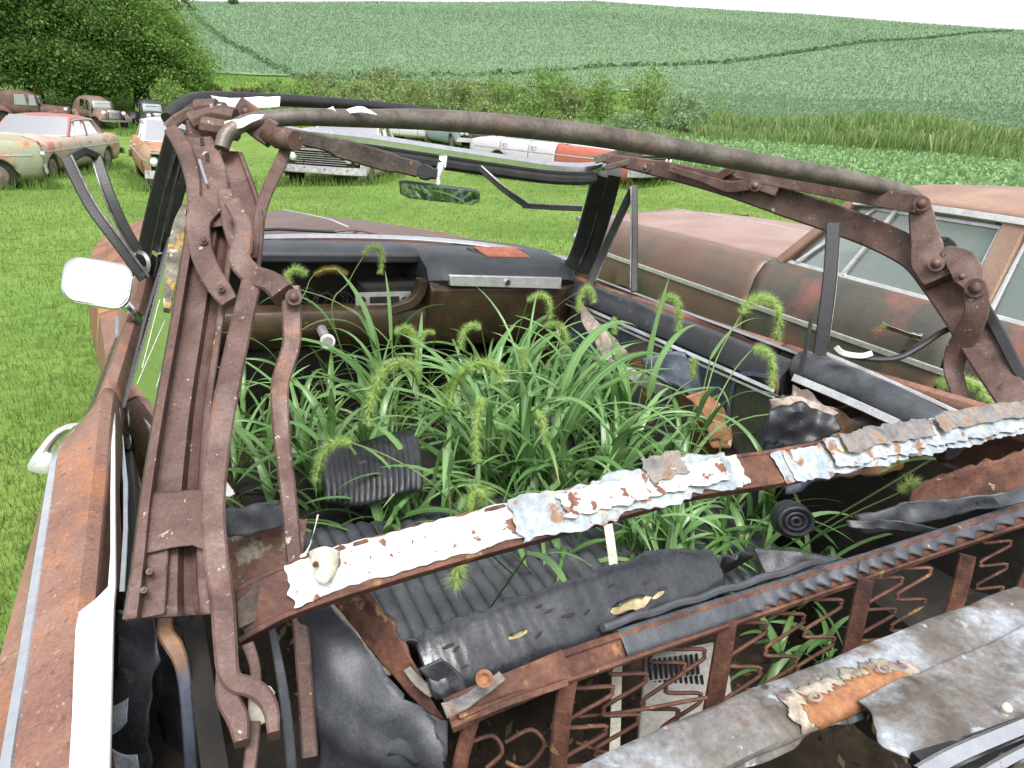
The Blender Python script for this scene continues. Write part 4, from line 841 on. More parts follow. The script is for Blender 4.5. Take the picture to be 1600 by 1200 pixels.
def flap(S_, d, bend=.02, seed=0, n=10, fq=14):
    """a torn sheet between two edges given as pixel rows"""
    a, b = [cr(pts(q, d), 4) for q in S_]
    m_ = min(len(a), len(b))-1
    def fn(u, v_):
        i = u*m_; k = min(int(i), m_-1); f = i-k
        A_, B_ = a[k].lerp(a[k+1], f), b[k].lerp(b[k+1], f)
        p_ = A_.lerp(B_, v_); q = mnoise.noise(p_*fq+Vector((seed, 0, 0)))+.35*mnoise.noise(p_*fq*2.6+Vector((0, seed, 0)))
        edge = 1+.0*v_
        return p_-FW*bend*q*edge+ (A_-B_)*(.16*mnoise.noise(p_*45)*(1 if v_ in (0, 1) else 0))
    return MB().grid(fn, m_*2, n)
flap(('905,470 940,508 985,556', '908,500 935,545 950,572'), 2.62, .02).build('torn_cardboard', M['card'], drr, solid=.003)
flap(('955,562 1010,585 1082,625', '960,578 1010,608 1075,640'), 2.45, .015, 3).build('torn_lining', M['greypanel'], drr, solid=.003)
flap(('1000,560 1060,550 1130,575', '1010,585 1075,615 1132,690'), 2.32, .02, 5).build('rusted_panel_skin', M['blueblack'], drr, solid=.003)
flap(('1070,620 1100,650 1110,700', '1100,610 1140,650 1142,700'), 2.2, .02, 8).build('rusted_brace', M['orange'], drr, solid=.004)
# ---- quarter trim at the right rear
qp = MB(); Pq = cr(pts('1252,574 1330,604 1410,640 1500,692', [2.0, 1.88, 1.76, 1.65]), 5); qp.tube([Pq[0]-Vector((0, -.012, .005))]+Pq, [.03]+[.046]*len(Pq), 14); qpad = qp.build('quarter_pad', M['vinylgrey'], qr)
s = MB(); s.bar(pts('1290,552 1360,582 1440,618 1500,646', [1.97, 1.87, 1.77, 1.70]), .010, .008); s.bar(pts('1292,562 1360,593 1440,630 1500,660', [1.98, 1.88, 1.78, 1.71]), .018, .006); s.build('belt_molding', M['alu'], qr)
s = MB(); s.bar(pts('1240,590 1300,615 1350,637 1404,662', [1.95, 1.86, 1.79, 1.71]), .020, .010); s.build('lower_trim', M['alu'], qr)
flap(('1240,600 1310,640 1400,668', '1205,700 1260,715 1330,740'), 1.86, .03, 4).build('quarter_trim_panel', M['blueblack'], qr, solid=.004)

# ------------------------------------------------------------------ folding top frame
top = MB()
dL = lambda x, y: lerp(y, [130, 200, 300, 450, 600, 800, 1000, 1200], [1.27, 1.22, 1.15, 1.06, .97, .87, .78, .70])
def lk_(S_, off=0, th=.012, k=4, dfun=dL, smooth_=True):
    """link of the frame: 'px,py,width_px' triples at the frame's depth"""
    P, Wd = [], []
    for q in S_.split():
        x, y, w_ = map(float, q.split(',')); d = dfun(x, y)+off; P.append(at(x, y, d)); Wd.append(w_*d/FPX)
    if smooth_ and len(P) > 2: P, Wd = cr(P, k, Wd)
    return MB().bar(P, Wd, th)
def boss(mb, px, py, d, rpx, ln=.014, ax=None, off=0):
    c = at(px, py, d+off); a = (CAM-c).normalized() if ax is None else ax; r = rpx*d/FPX
    mb.cyl(c-a*ln, c+a*ln*.6, r, 14); mb.ball(c+a*ln*.55, r*.62, 7)
    return mb
F = M['frame']
# broad channel of the side rail
def chan(rows, prof, off=0):
    P = [[at(xa+(xb-xa)*t, py+(sk*t), dL(0, py)+off+dz) for t, dz in prof] for py, xa, xb, sk in rows]
    Q = []
    for j in range(len(prof)): Q.append(cr([r[j] for r in P], 4))
    return MB().rings([[Q[j][i] for j in range(len(prof))] for i in range(len(Q[0]))], closed=False)
rail = chan([(330, 297, 372, 0), (420, 282, 360, 0), (520, 265, 346, 0), (640, 243, 330, 0), (780, 220, 322, 0), (880, 208, 322, 0), (968, 194, 330, -8)],
            [(0, .0), (.03, -.012), (.13, -.014), (.16, .0), (.19, .014), (.40, .017), (.60, .018), (.68, .034), (.80, .04), (.88, .036), (.90, .012), (1, .008)])
sr = rail.build('top_side_rail', F, car, solid=.004, ang=30)
lk_('268,204,20 284,226,26 297,262,24 303,300,20 299,335,16', -.004, .016).build('rail_lip', F, sr)
lk_('290,322,10 281,350,18 275,385,22 269,425,20 264,455,16 261,485,10', .035, .012).build('lichen_edge', M['lichen'], sr)
# fan-shaped head of the rail
hp = MB(); hp.plate(pts('270,206 300,214 330,212 342,236 352,262 356,300 352,352 330,356 306,350 304,310 296,262 282,232', dL), FW*.006); hdp = hp.build('rail_head', F, car, bevel=.003)
hp = MB()
for x, y in ((315, 221), (323, 245)): hp.plate(pts(f'{x-3},{y-6} {x+3},{y-6} {x+4},{y+6} {x-2},{y+6}', lambda a, b: dL(a, b)-.002), FW*.001)
hp.build('slot', M['dark'], hdp)
wp2 = chan([(238, 338, 376, 0), (275, 346, 390, 0), (320, 350, 406, 0), (360, 352, 410, 0), (420, 372, 404, 0), (455, 385, 398, 0)], [(0, 0), (.1, .01), (.5, .016), (.9, .012), (1, 0)], .03)
wp2.build('header_rail', F, car, solid=.006)
lk_('352,300,22 357,330,24 362,356,26 372,390,24', .0, .012).build('rail_strap', F, car)
b = MB(); b.tube(pts('312,250 318,270 324,288', lambda x, y: dL(x, y)-.012), .0025, 6); b.build('snap_pin', M['chrome'], car)
lk_('325,318,44 310,345,36 313,385,34 325,420,34 343,450,34 360,474,26', -.022, .012).build('curved_link', F, car)
lk_('366,322,26 381,352,28 378,384,30 376,408,34 396,430,34 425,442,34 444,462,38', -.035, .026).build('bent_link', F, car)
lk_('454,450,30 456,500,30 455,540,28 443,580,28 437,610,28 440,680,26 449,760,25 458,850,25 468,960,25 476,1060,24 484,1180,24', -.02, .018, dfun=lambda x, y: lerp(y, [450, 600, 900, 1200], [1.06, 1.02, .96, .92])).build('balance_link', F, car)
lk_('392,446,30 370,540,34 350,640,36 338,720,36 333,800,36 338,870,36 347,930,36 352,1000,36 356,1045,34 368,1066,30 392,1074,30 412,1088,28 424,1112,24 428,1150,18', -.03, .020).build('control_link', F, car)
lk_('350,1050,22 352,1080,28 360,1100,34 372,1125,34 378,1162,22', -.025, .016).build('pivot_fork', F, car)
b = MB(); c0 = at(400, 1108, .735); b.plate(pts('386,1092 408,1088 416,1100 414,1132 396,1138 386,1122', .735), FW*.03); b.build('pivot_block', M['cream'], car, bevel=.003)
lk_('398,1130,18 394,1165,20 388,1215,20', .0, .012).build('pivot_strap', F, car)
lk_('388,1008,18 398,1040,16 400,1070,16', .01, .01).build('stay', F, car)
b = MB(); b.plate(pts('232,770 322,764 326,852 322,862 300,853 270,856 226,866', lambda x, y: dL(x, y)-.004), FW*.005); gs = b.build('gusset', F, car, bevel=.003)
b = MB(); b.plate(pts('205,862 262,858 256,960 194,972', lambda x, y: dL(x, y)+.004), FW*.006); b.build('gusset_tab', F, car, bevel=.002)
lk_('447,222,16 444,240,18 434,264,20 418,298,19 407,332,18 403,370,18 400,408,16', .04, .016).build('upper_link', F, car)
for x, y, r_, o in ((459, 464, 13, -.035), (444, 216, 17, .02), (455, 217, 12, .03), (345, 450, 6, -.035), (318, 376, 6, -.03), (233, 893, 5, -.01), (224, 922, 5, -.01), (384, 175, 10, 0)): boss(MB(), x, y, dL(x, y)+o, r_).build('pivot_bolt', F, car)
b = MB()
c0, c1 = at(415, 212, 1.24), at(462, 220, 1.20); b.tube([c0, c0.lerp(c1, .4), c0.lerp(c1, .41), c1], [.013, .013, .018, .016], 12)
b.build('pivot_bushing', F, car)
# jumble of joints above the rail head
kn = MB()
for S_, r_ in (('318,196 372,205', .017), ('300,190 332,178 368,184', .016), ('324,172 324,205', .014), ('345,165 356,205', .010), ('306,170 340,168', .015)):
    kn.tube(cr(pts(S_, 1.22), 3) if len(S_.split()) > 2 else pts(S_, 1.22), r_, 9)
kn.box(tuple(at(310, 206, 1.24)-Vector((.018, .02, .016))), tuple(at(310, 206, 1.24)+Vector((.03, .02, .018))))
kn.bar(cr(pts('262,200 278,186 300,176 330,176', 1.23), 4), .018, .014); kn.bar(cr(pts('372,172 392,186 410,200 428,212', [1.26, 1.25, 1.24, 1.24]), 4), .045, .02)
kn.build('hinge_cluster', F, car, bevel=.002)
# bows
dB = lambda x, y: lerp(x, [330, 480, 800, 1200, 1450], [1.19, 1.28, 1.55, 1.85, 2.0])
P, Wd = cr(pts('346,232 352,214 366,200 392,189 430,185 480,183 560,185 640,186 720,190 800,197 900,208 1000,223 1100,240 1200,258 1300,276 1390,294 1425,304 1440,318', dB), 5,
           [.012, .013, .0135, .0135, .014, .0145, .016, .019, .021, .0225, .0235, .024, .0245, .0245, .024, .021, .017, .013])
b = MB(); b.tube(P, Wd, 14); bow = b.build('main_bow', M['pipe'], car)
b = MB(); b.tube(cr(pts('262,186 274,172 296,158 330,153 400,155 470,158 560,164 640,172 720,182', [1.3, 1.32, 1.35, 1.4, 1.48, 1.56, 1.68, 1.78, 1.85]), 5), .0125, 10); b.tube(cr(pts('288,186 300,174 320,168 350,170', [1.28, 1.3, 1.32, 1.36]), 5), .012, 8); b.build('front_bow', M['rubber'], car)
for S_, d, sd_ in (('332,152 370,152 410,151 438,152|340,166 372,168 408,170 437,168', 1.36, 1), ('350,190 376,184 392,180 412,178|352,205 372,200 390,192 408,184', 1.20, 2), ('482,172 510,170 520,166|484,178 512,177 526,176', 1.30, 3), ('535,173 560,166 578,172|540,178 565,176 590,180', 1.32, 4), ('330,150 355,153 372,156|334,156 352,159 368,164', 1.34, 7)):
    a, c_ = S_.split('|'); flap((a, c_), d, .006, sd_, 6).build('torn_cloth', M['white'], car, solid=.0015)
# header of the windshield
dH = lambda x, y: lerp(x, [440, 700, 940], [2.05, 2.3, 2.56])
hdr = MB(); PH = cr(pts('440,203 500,212 580,221 680,236 780,251 860,262 915,264 942,258', dH), 5); hdr.bar(PH, [.026]*4+[.042]*(len(PH)-8)+[.036]*4, .036, None, .35); he = hdr.build('windshield_header', M['chrome'], car)
hdr = MB(); hdr.bar([p_-UP*.034+FW*.012 for p_ in PH[6:-3]], .034, .04, None, .3); hdr.build('header_underside', M['rubber'], he)
hdr = MB(); hdr.bar([p_+UP*.020+FW*.03 for p_ in PH[4:-2]], .014, .06, None, .3); hdr.build('header_top_edge', M['white'], he)
hdr = MB(); hdr.bar(cr(pts('452,212 500,222 560,240 610,254 650,264 678,272', lambda x, y: lerp(x, [440, 680], [1.98, 2.15])), 4), [.040]*6+[.056]*7+[.046]*4+[.030]*4, .03); tb = hdr.build('torn_header_strip', M['crustd'] if 'crustd' in M else M['pipe'], car)
hdr = MB(); c0 = at(660, 270, 2.13); hdr.bar(cr(pts('640,262 660,268 682,272', 2.13), 3), [.02]*3+[.045]*2+[.03]*2, .03); hdr.build('strip_end', M['rubber'], tb)
b = MB(); b.bar(pts('693,240 690,262', dH), .026, .02); b.tube(cr(pts('690,256 686,272 684,292', 2.24), 4), [.012]*5+[.007]*4, 8); b.build('mirror_bracket', M['alu'], he)
mc = at(687, 302, 2.2); mn = ((CAM-mc).normalized()+(Vector((.12, -1.05, .62))-mc).normalized()).normalized()
def onmir(x, y, lift=0): r_ = ray(x, y); o_ = mc+mn*lift; return CAM+r_*((o_-CAM).dot(mn)/r_.dot(mn))
vm = MB(); C_ = [(624, 285), (634, 284), (744, 298), (751, 303), (749, 316), (738, 321), (640, 311), (626, 304)]
vm.plate([onmir(x, y) for x, y in C_], -mn*.014); ma = vm.build('rear_view_mirror', M['vinylgrey'], car, bevel=.003)
vm = MB(); vm.plate([onmir(687+(x-687)*.975, 302+(y-302)*.90, .001) for x, y in C_], mn*.0012); vm.build('mirror_glass', M['silver'], ma, smooth=False)
b = MB(); b.bar(cr(pts('750,262 785,294 822,321', [2.3, 2.32, 2.36]), 4), .020, .012); b.bar(pts('818,321 862,324 908,326', [2.36, 2.42, 2.48]), .018, .012); lt = b.build('loose_molding', M['rubber'], car)
b = MB(); b.bar(cr(pts('752,259 788,291 824,317', [2.295, 2.315, 2.355]), 4), .005, .013); b.bar(pts('822,317 862,320 907,321', [2.355, 2.415, 2.475]), .005, .013); b.build('molding_edge', M['chrome'], lt)
# right side of the frame
dR = lambda x, y: lerp(x, [940, 1150, 1300, 1450, 1530, 1610], [2.52, 2.25, 2.10, 1.93, 1.76, 1.60])
lk_('944,247,14 990,256,20 1040,266,26 1100,280,30 1160,296,36 1230,318,42 1300,341,44 1370,368,44 1425,396,46 1452,420,50', 0, .035, dfun=dR).build('top_side_rail', F, car)
lk_('1440,402,52 1470,440,56 1500,486,54 1528,534,52 1556,580,50 1590,632,48 1625,680,46', .01, .03, dfun=dR).build('rear_side_rail', F, car)
lk_('1500,420,14 1535,474,16 1566,530,18 1592,580,18 1630,640,18', .04, .03, dfun=dR).build('rail_weatherstrip', M['rubber'], car)
lk_('1210,322,8 1290,342,9 1370,365,9 1428,388,9', .03, .03, dfun=lambda x, y: dR(x, y)).build('rail_seal', M['rubber'], car)
lk_('1150,267,20 1200,276,25 1280,291,27 1360,306,28 1442,321,28', -.05, .012, dfun=dR).build('upper_link', F, car)
lk_('1048,264,10 1100,280,12 1140,292,18 1180,288,18 1215,300,16', -.04, .02, dfun=dR).build('hinge_link', F, car)
lk_('1118,280,14 1150,264,12 1200,272,16 1260,292,18', -.03, .018, dfun=dR).build('hinge_link', F, car)
lk_('1436,312,24 1440,340,36 1446,376,42 1452,410,52 1466,440,40', -.03, .025, dfun=dR).build('rail_plate', F, car)
lk_('1478,392,14 1500,408,40 1515,432,44 1524,452,24', .0, .02, dfun=dR).build('pivot_plate', F, car)
lk_('1524,452,34 1526,486,34 1512,520,34 1496,548,33 1490,578,28 1499,612,24 1514,652,24', -.035, .02, dfun=dR).build('balance_link', F, car)
for x, y, r_, o in ((1463, 412, 12, -.05), (1524, 450, 15, -.05), (1440, 318, 12, -.06), (1503, 432, 8, -.02), (1180, 290, 9, -.05), (1008, 262, 7, -.03)): boss(MB(), x, y, dR(x, y)+o, r_).build('pivot_bolt', F, car)
b = MB(); b.bar(cr(pts('1476,378 1484,384 1490,396', 2.0), 3), .03, .02); b.bar(pts('1466,372 1480,374', 2.0), .012, .01); b.build('latch', M['rubber'], car)
b = MB(); b.bar(pts('930,250 965,240 1002,243', [2.5, 2.5, 2.45]), .026, .02); b.bar(pts('946,262 972,256 990,250', [2.48, 2.46, 2.45]), .02, .02); b.build('header_corner', M['pipe'], car)
b = MB(); b.tube(cr(pts('1268,498 1256,560 1245,600', 1.95), 4), .006, 6); b.tube(cr(pts('1310,548 1350,560 1400,560 1440,540 1470,520 1500,508', 1.85), 5), .008, 8); b.build('loose_cable', M['rubber'], car)
b = MB(); b.bar(cr(pts('1306,542 1318,552 1345,556 1362,552', 1.84), 4), .014, .008); b.build('cable_clip', M['alu'], car)
# ---- last bow: the white flaking channel across the picture
dW = lambda x: 1/lerp(x, [400, 1620], [1/.80, 1/1.55])
CW = [(372, 962), (440, 926), (520, 898), (600, 874), (700, 846), (800, 820), (900, 794), (1000, 768), (1080, 748), (1200, 732), (1300, 712), (1400, 692), (1500, 672), (1640, 646)]
PW = cr([at(x, y, dW(x)) for x, y in CW], 4)
fb = Vector((-.05, -.62, .78)).normalized()
b = MB(); b.bar(PW, .050, .006, fb, .3); rb = b.build('rear_bow', M['framered'], car)
tw = (PW[-1]-PW[0]).normalized(); dn = tw.cross(fb).normalized(); dn = dn if dn.z < 0 else -dn
b = MB(); b.bar([p_+dn*.026-fb*.006 for p_ in PW], .006, .022, fb); b.bar([p_-dn*.026-fb*.006 for p_ in PW], .006, .022, fb); b.build('bow_lip', M['framered'], rb)
def sheet_on(i0, i1, w0, w1, lift, mat, name, seed, curl=.004, nw=9, jag=.006):
    jag *= .42; curl *= .6
    P_ = [PW[0].lerp(PW[-1], 0)]*0
    idx = np.linspace(i0, i1, int((i1-i0)*5)+4)
    def fn(u, v_):
        f = i0+(i1-i0)*u; k = min(int(f), len(PW)-2); p_ = PW[k].lerp(PW[k+1], f-k)
        e = w0+(w1-w0)*v_; q = mnoise.noise(p_*15+Vector((seed, 0, 0)))+.7*mnoise.noise(p_*70+Vector((0, 0, seed)))
        edge = abs(v_*2-1)**3
        e += jag*q*edge*2.2
        ends = max(0, 1-min(u, 1-u)*14)
        return p_+dn*e+fb*(lift+curl*(edge*.8+ends)*(.5+q)+.0016*q)+tw*(jag*2.2*mnoise.noise(Vector((v_*5, seed, 2)))*ends)
    return MB().grid(fn, len(idx)*3, nw*2).build(name, mat, rb, solid=.0008)
sheet_on(4.6, 34.6, -.028, .021, .0045, M['flake'], 'white_flake', 1)
sheet_on(20, 34, -.030, .030, .008, M['peel'], 'peeled_sheet', 5, .010, 9, .012)
sheet_on(36.4, 52, -.022, .034, .005, M['peel'], 'peeled_sheet', 9, .006, 9, .010)
sheet_on(37, 40, -.020, .030, .004, M['white'], 'white_flake', 21, .005)
sheet_on(39.6, 52, -.028, .026, .010, M['peel'], 'peeled_sheet', 12, .010, 9, .012)
sheet_on(40.5, 46, -.030, .006, .017, M['crust'], 'rust_crust', 14, .006, 7, .008)
sheet_on(46.5, 51.9, -.032, .004, .018, M['crust'], 'rust_crust', 15, .006, 7, .008)
sheet_on(23, 33.6, -.020, .016, .013, M['flake'], 'peeled_sheet', 17, .010, 8, .010)
sheet_on(28.5, 31.5, -.038, .0, .018, M['crust'], 'rust_crust', 19, .012, 7, .010)
b = MB(); b.plate(pts('368,942 372,985 440,952 438,905 404,910', [.785, .78, .82, .83, .81]), FW*.012); b.build('bow_end', M['crustd'] if 'crustd' in M else M['pipe'], rb, bevel=.002)
b = MB(); b.grid(lambda u, v_: at(484+46*v_+4*u-10*u*v_, 862-8*math.sin(v_*3.1)+58*u-(30*(abs(v_-.5)*2)**2)*u, .835-.02*math.sin(v_*3.14)), 8, 10); b.build('bow_bracket', M['cream'], rb, solid=.004)
b = MB(); boss(b, 493, 882, .815, 5, .004); b.build('bracket_screw', M['framered'], rb)
b = MB(); b.grid(lambda u, v_: at(470+28*v_-2*u, 866-62*v_*v_+20*u*(1-v_), .90), 4, 8); b.build('hook', M['cream'], rb, solid=.003)

# ------------------------------------------------------------------ seats
def ribs(fn_base, nu, nv, pitch, amp, nrm):
    def f(u, v_):
        p_ = fn_base(u, v_); s = abs(math.sin(math.pi*v_/pitch)); return p_+nrm(u, v_)*(amp*s**.6)
    return MB().grid(f, nu, nv)
cu = ribs(lambda u, v_: Vector((-.60+1.2*v_, -1.50+.60*u, .50+.035*math.sin(u*2.6)-.10*max(0, u-.86)/.14+.02*mnoise.noise(Vector((v_*6, u*4, 0)))-.05*max(0, v_-.40))), 24, 340, 1/34, .010, lambda u, v_: Vector((0, .25*u, 1)))
cush = cu.build('rear_seat_cushion', M['vinylgrey'], car, solid=.004)
sbk = ribs(lambda u, v_: Vector((-.56+.62*v_, -1.52-.28*u, .50+.34*u+.015*mnoise.noise(Vector((v_*6, u*4, 5))))), 14, 180, 1/17, .012, lambda u, v_: Vector((0, 1, .6)))
bk = sbk.build('rear_seat_back', M['vinyl'], car, solid=.004)
fs = ribs(lambda u, v_: at(498+150*v_+10*math.sin(u*2), 690+95*u+8*math.sin(v_*5)-8*v_, 1.86+.13*(1-u)**3-.05*u+.01*mnoise.noise(Vector((u*4, v_*5, 2)))), 14, 160, 1/17, .006, lambda u, v_: Vector((0, -.8, .5))); fs.build('front_seat_back', M['vinyl'], car, solid=.01)
fs = ribs(lambda u, v_: Vector((.15+.45*v_, -.80-.10*u, .66-.26*u)), 8, 110, 1/13, .010, lambda u, v_: Vector((0, -.8, .5))); fs.build('front_seat_back', M['vinyl'], car, solid=.01)
fc = MB(); fc.grid(lambda u, v_: Vector((-.6+1.1*v_, -.75+.5*u, .36+.05*math.sin(u*3.1)+.03*mnoise.noise(Vector((v_*5, u*5, 9))))), 10, 24); fc.build('front_seat_cushion', M['dark'], car, solid=.02)
# padded roll along the top of the rear seat back
PR = cr([at(662, 1046, .90), at(720, 1024, .92), at(800, 992, .955), at(880, 960, .995), at(960, 933, 1.04), at(1040, 908, 1.09), at(1122, 886, 1.15)], 22)
rs = []
for i, p_ in enumerate(PR):
    t_ = (PR[min(i+1, len(PR)-1)]-PR[max(i-1, 0)]).normalized(); n_ = fb; bb = t_.cross(n_).normalized(); sc_ = 1-.30*max(0, (10-i)/10)-.45*max(0, (i-len(PR)+16)/16)
    ring = []
    for k in range(26):
        a = 2*math.pi*k/26; f = i/len(PR)
        wr_ = .10*mnoise.noise(Vector((f*34+.9*math.sin(a), math.cos(a)*1.2, math.sin(a)*1.2)))+.05*mnoise.noise(Vector((f*90, a*1.5, 7)))
        q = 1+.16*mnoise.noise(p_*13+Vector((math.cos(a), math.sin(a), 0)))+wr_+.05*math.sin(f*40)*max(0, math.cos(a*2))
        ca = math.copysign(abs(math.cos(a))**.75, math.cos(a)); ring.append(p_+(bb*ca*.043+n_*math.sin(a)*.010)*q*sc_)
    rs.append(ring)
rmb = MB().rings(rs); roll = rmb.build('seat_top_roll', M['vinylroll'], bk, ang=80)
from mathutils.bvhtree import BVHTree
def tree_of(mb): return BVHTree.FromPolygons([Vector(v) for v in mb.v], [f for f in mb.f])
RT_ = tree_of(rmb)
def onto(tr, px, py, d, lift=.0015):
    r_ = ray(px, py).normalized(); h_ = tr.ray_cast(CAM, r_)
    return (h_[0]+h_[1]*lift*(1 if h_[1].dot(r_) < 0 else -1)) if h_[0] is not None else at(px, py, d)
TR = [(808, 992, .2, 34, 1), (888, 962, -.1, 22, 0), (917, 957, .8, 14, 0), (858, 955, .3, 14, 0), (842, 948, .1, 13, 0), (842, 992, 1, 16, 0), (713, 1014, .9, 14, 0), (726, 1042, .4, 14, 0), (978, 960, .1, 30, 0), (955, 915, .5, 12, 0), (1035, 920, -.2, 18, 0), (1010, 910, .2, 14, 0), (985, 945, .15, 70, 1), (1028, 930, .6, 22, 1), (700, 1010, .2, 20, 0)]
for x, y, a, L, kind in TR:
    ca, sa = math.cos(-a*.6-.25), math.sin(-a*.6-.25); o_ = []
    for k in range(12):
        q = 2*math.pi*k/12; rr_ = 1+.35*mnoise.noise(Vector((x*.1, k*1.7, y*.1)))
        ux, uy = math.cos(q)*L*.5*rr_, math.sin(q)*L*.16*rr_; o_.append(onto(RT_, x+ux*ca-uy*sa, y+ux*sa+uy*ca, 1))
    b = MB(); c_ = onto(RT_, x, y, 1); b.add([c_]+o_, [(0, 1+k, 1+(k+1) % 12) for k in range(12)]); b.build('tear', M['foam'] if kind else M['dark'], roll)
    if L > 25:
        b = MB(); up_ = [o_[k] for k in (7, 8, 9, 10, 11)]; b.rings([up_, [p_.lerp(c_, .35)+fb*.008 for p_ in up_]], closed=False); b.build('curled_edge', M['vinylroll'], roll, solid=.0012)
flap(('655,1042 680,1068 718,1085', '690,1028 720,1062 730,1090'), .885, .02, 7).build('torn_end', M['vinyl'], bk, solid=.003)
flap(('690,1098 730,1080 780,1050', '700,1122 745,1095 790,1062'), .87, .01, 8).build('wadding', M['crust'], bk, solid=.004)
b = MB(); c0 = at(757, 1060, .845); a_ = (CAM-c0).normalized(); b.cyl(c0-a_*.004, c0+a_*.001, .010, 16); b.tube([c0+(RT*math.cos(q)+UP*math.sin(q))*.007+a_*.003 for q in np.linspace(0, 6.283, 13)], .0018, 5); b.build('washer', M['orange'], bk)
# welting, grey scalloped strip
PT = cr([at(860, 1052, .93), at(1000, 1004, 1.0), at(1150, 955, 1.09), at(1300, 906, 1.19), at(1450, 856, 1.31), at(1640, 792, 1.47)], 8)
def along(f): f = max(0, min(.9999, f))*(len(PT)-1); k = int(f); return PT[k].lerp(PT[k+1], f-k)
fr2 = Vector((0, -.80, .60)).normalized()
def scal(u, v_):
    p_ = along(.16+.84*u); sw = 0 if u < .28 else min(1, (u-.28)*8); e = -.006-.040*v_*(1-.30*sw*abs(math.sin(u*95)))
    return p_-dn*(.032+e*.9)+fr2*(.012+.0035*sw*math.cos(u*190)*v_+.002*mnoise.noise(Vector((u*30, v_, 3))))
MB().grid(scal, 260, 5).build('scalloped_strip', M['vinylgrey'], bk, solid=.002)
b = MB(); b.tube([along(t)-dn*.034+fr2*.006+Vector((0, 0, .002*math.sin(t*70))) for t in np.linspace(.14, .62, 80)], .006, 8); b.build('welting', M['vinylgrey'], bk)
flap(('1180,862 1230,858 1290,868 1350,880', '1195,900 1240,895 1300,893 1345,892'), 1.20, .03, 11).build('torn_cover', M['vinyl'], bk, solid=.003)
flap(('1335,805 1420,785 1500,778 1610,762', '1345,835 1430,822 1520,800 1620,782'), 1.38, .025, 12).build('loose_vinyl', M['vinylgrey'], bk, solid=.003)
flap(('1320,812 1380,812 1430,818 1480,830', '1322,822 1380,828 1430,832 1470,838'), 1.33, .02, 13).build('torn_cover', M['vinyl'], bk, solid=.003)
# rusty frame of the rear seat back with its springs
RF = M['framered']; sf = empty('rear_seat_frame', (0, 0, 0)); attach(sf, car)
b = MB(); b.bar([along(t) for t in np.linspace(.0, 1, 30)], .040, .012, fr2, .3); b.bar([along(t)-dn*.018+fr2*.008 for t in np.linspace(.02, 1, 30)], .010, .012, fr2, .3); b.build('top_channel', RF, sf)
b = MB(); b.bar(cr(pts('700,1118 760,1092 820,1068 884,1040', [.87, .885, .90, .925]), 5), .040, .012, fr2, .3); b.bar(cr(pts('704,1132 790,1098 884,1066', [.86, .88, .91]), 5), .008, .014, fr2); b.build('top_channel', RF, sf)
b = MB(); b.tube(cr(pts('716,1120 800,1088 900,1058 1040,1010 1180,962 1320,914 1460,866 1620,812', [.855, .885, .925, 1.0, 1.09, 1.19, 1.30, 1.42]), 6), .004, 6); b.build('border_wire', RF, sf)
STR = [('890,1050 880,1110 874,1165 868,1240', .92, 36), ('1137,968 1122,1060 1108,1130 1090,1165 1040,1190', 1.07, 36), ('1352,905 1336,985 1322,1040 1300,1062 1240,1085', 1.21, 30), ('1512,868 1500,920 1486,962 1468,985 1420,1005', 1.34, 28), ('1640,815 1620,870 1600,920 1590,950', 1.45, 26), ('742,1108 730,1150 720,1190 714,1240', .86, 30)]
for S_, d, w_ in STR:
    b = MB(); b.bar(cr(pts(S_, lambda x, y: d+(y-1000)*.0002), 4), w_*d/FPX*.82, .010, None, .3); b.build('strap', RF, sf)
def spring(x0, y0, x1, y1, d, amp, n, seed):
    P_ = []
    a_, b_ = at(x0, y0, d+.02), at(x1, y1, d+.04)
    for k in range(n+1):
        p_ = a_.lerp(b_, k/n); o = RT*(amp if k % 2 else -amp)+UP*(amp*.45 if k % 2 else -amp*.2)
        P_ += [p_+o*.92+(b_-a_)*(-.25/n), p_+o, p_+o*.92+(b_-a_)*(.25/n)]
    s = MB(); s.tube(cr(P_, 3), .0030, 6); return s.build('spring', RF, sf)
for i, (x0, y0, x1, y1, d) in enumerate([(930, 1062, 905, 1215, .95), (985, 1040, 955, 1200, 1.0), (1045, 1020, 1020, 1200, 1.04), (1175, 958, 1150, 1130, 1.11), (1235, 945, 1205, 1110, 1.15), (1295, 925, 1265, 1070, 1.19), (1390, 893, 1362, 1015, 1.26), (1435, 878, 1412, 1000, 1.29), (1560, 840, 1545, 930, 1.40), (1075, 1000, 1060, 1170, 1.06)]):
    spring(x0, y0, x1, y1, d, .026, 5, i)
for S_, d in (('900,1160 960,1178 1020,1160 1090,1120 1180,1110 1260,1090', 1.04), ('905,1120 980,1112 1060,1098 1105,1090', 1.02), ('1150,1070 1200,1085 1260,1080 1310,1050', 1.16), ('1345,1010 1400,1000 1440,985 1490,950', 1.27), ('790,1160 830,1140 850,1165 820,1200 790,1190', .93), ('735,1160 770,1150 785,1175 760,1200', .89)):
    s = MB(); s.tube(cr(pts(S_, d+.03), 4), .0028, 6); s.build('spring', RF, sf)
flap(('1425,765 1480,740 1540,722 1620,700', '1420,800 1480,795 1540,785 1620,772'), 1.50, .008, 55).build('inner_quarter', M['framered'], qr, solid=.004)
flap(('1230,720 1290,700 1350,690 1420,690', '1225,770 1290,750 1350,745 1420,735'), 1.75, .03, 56).build('inner_quarter_skin', M['blueblack'], qr, solid=.004)
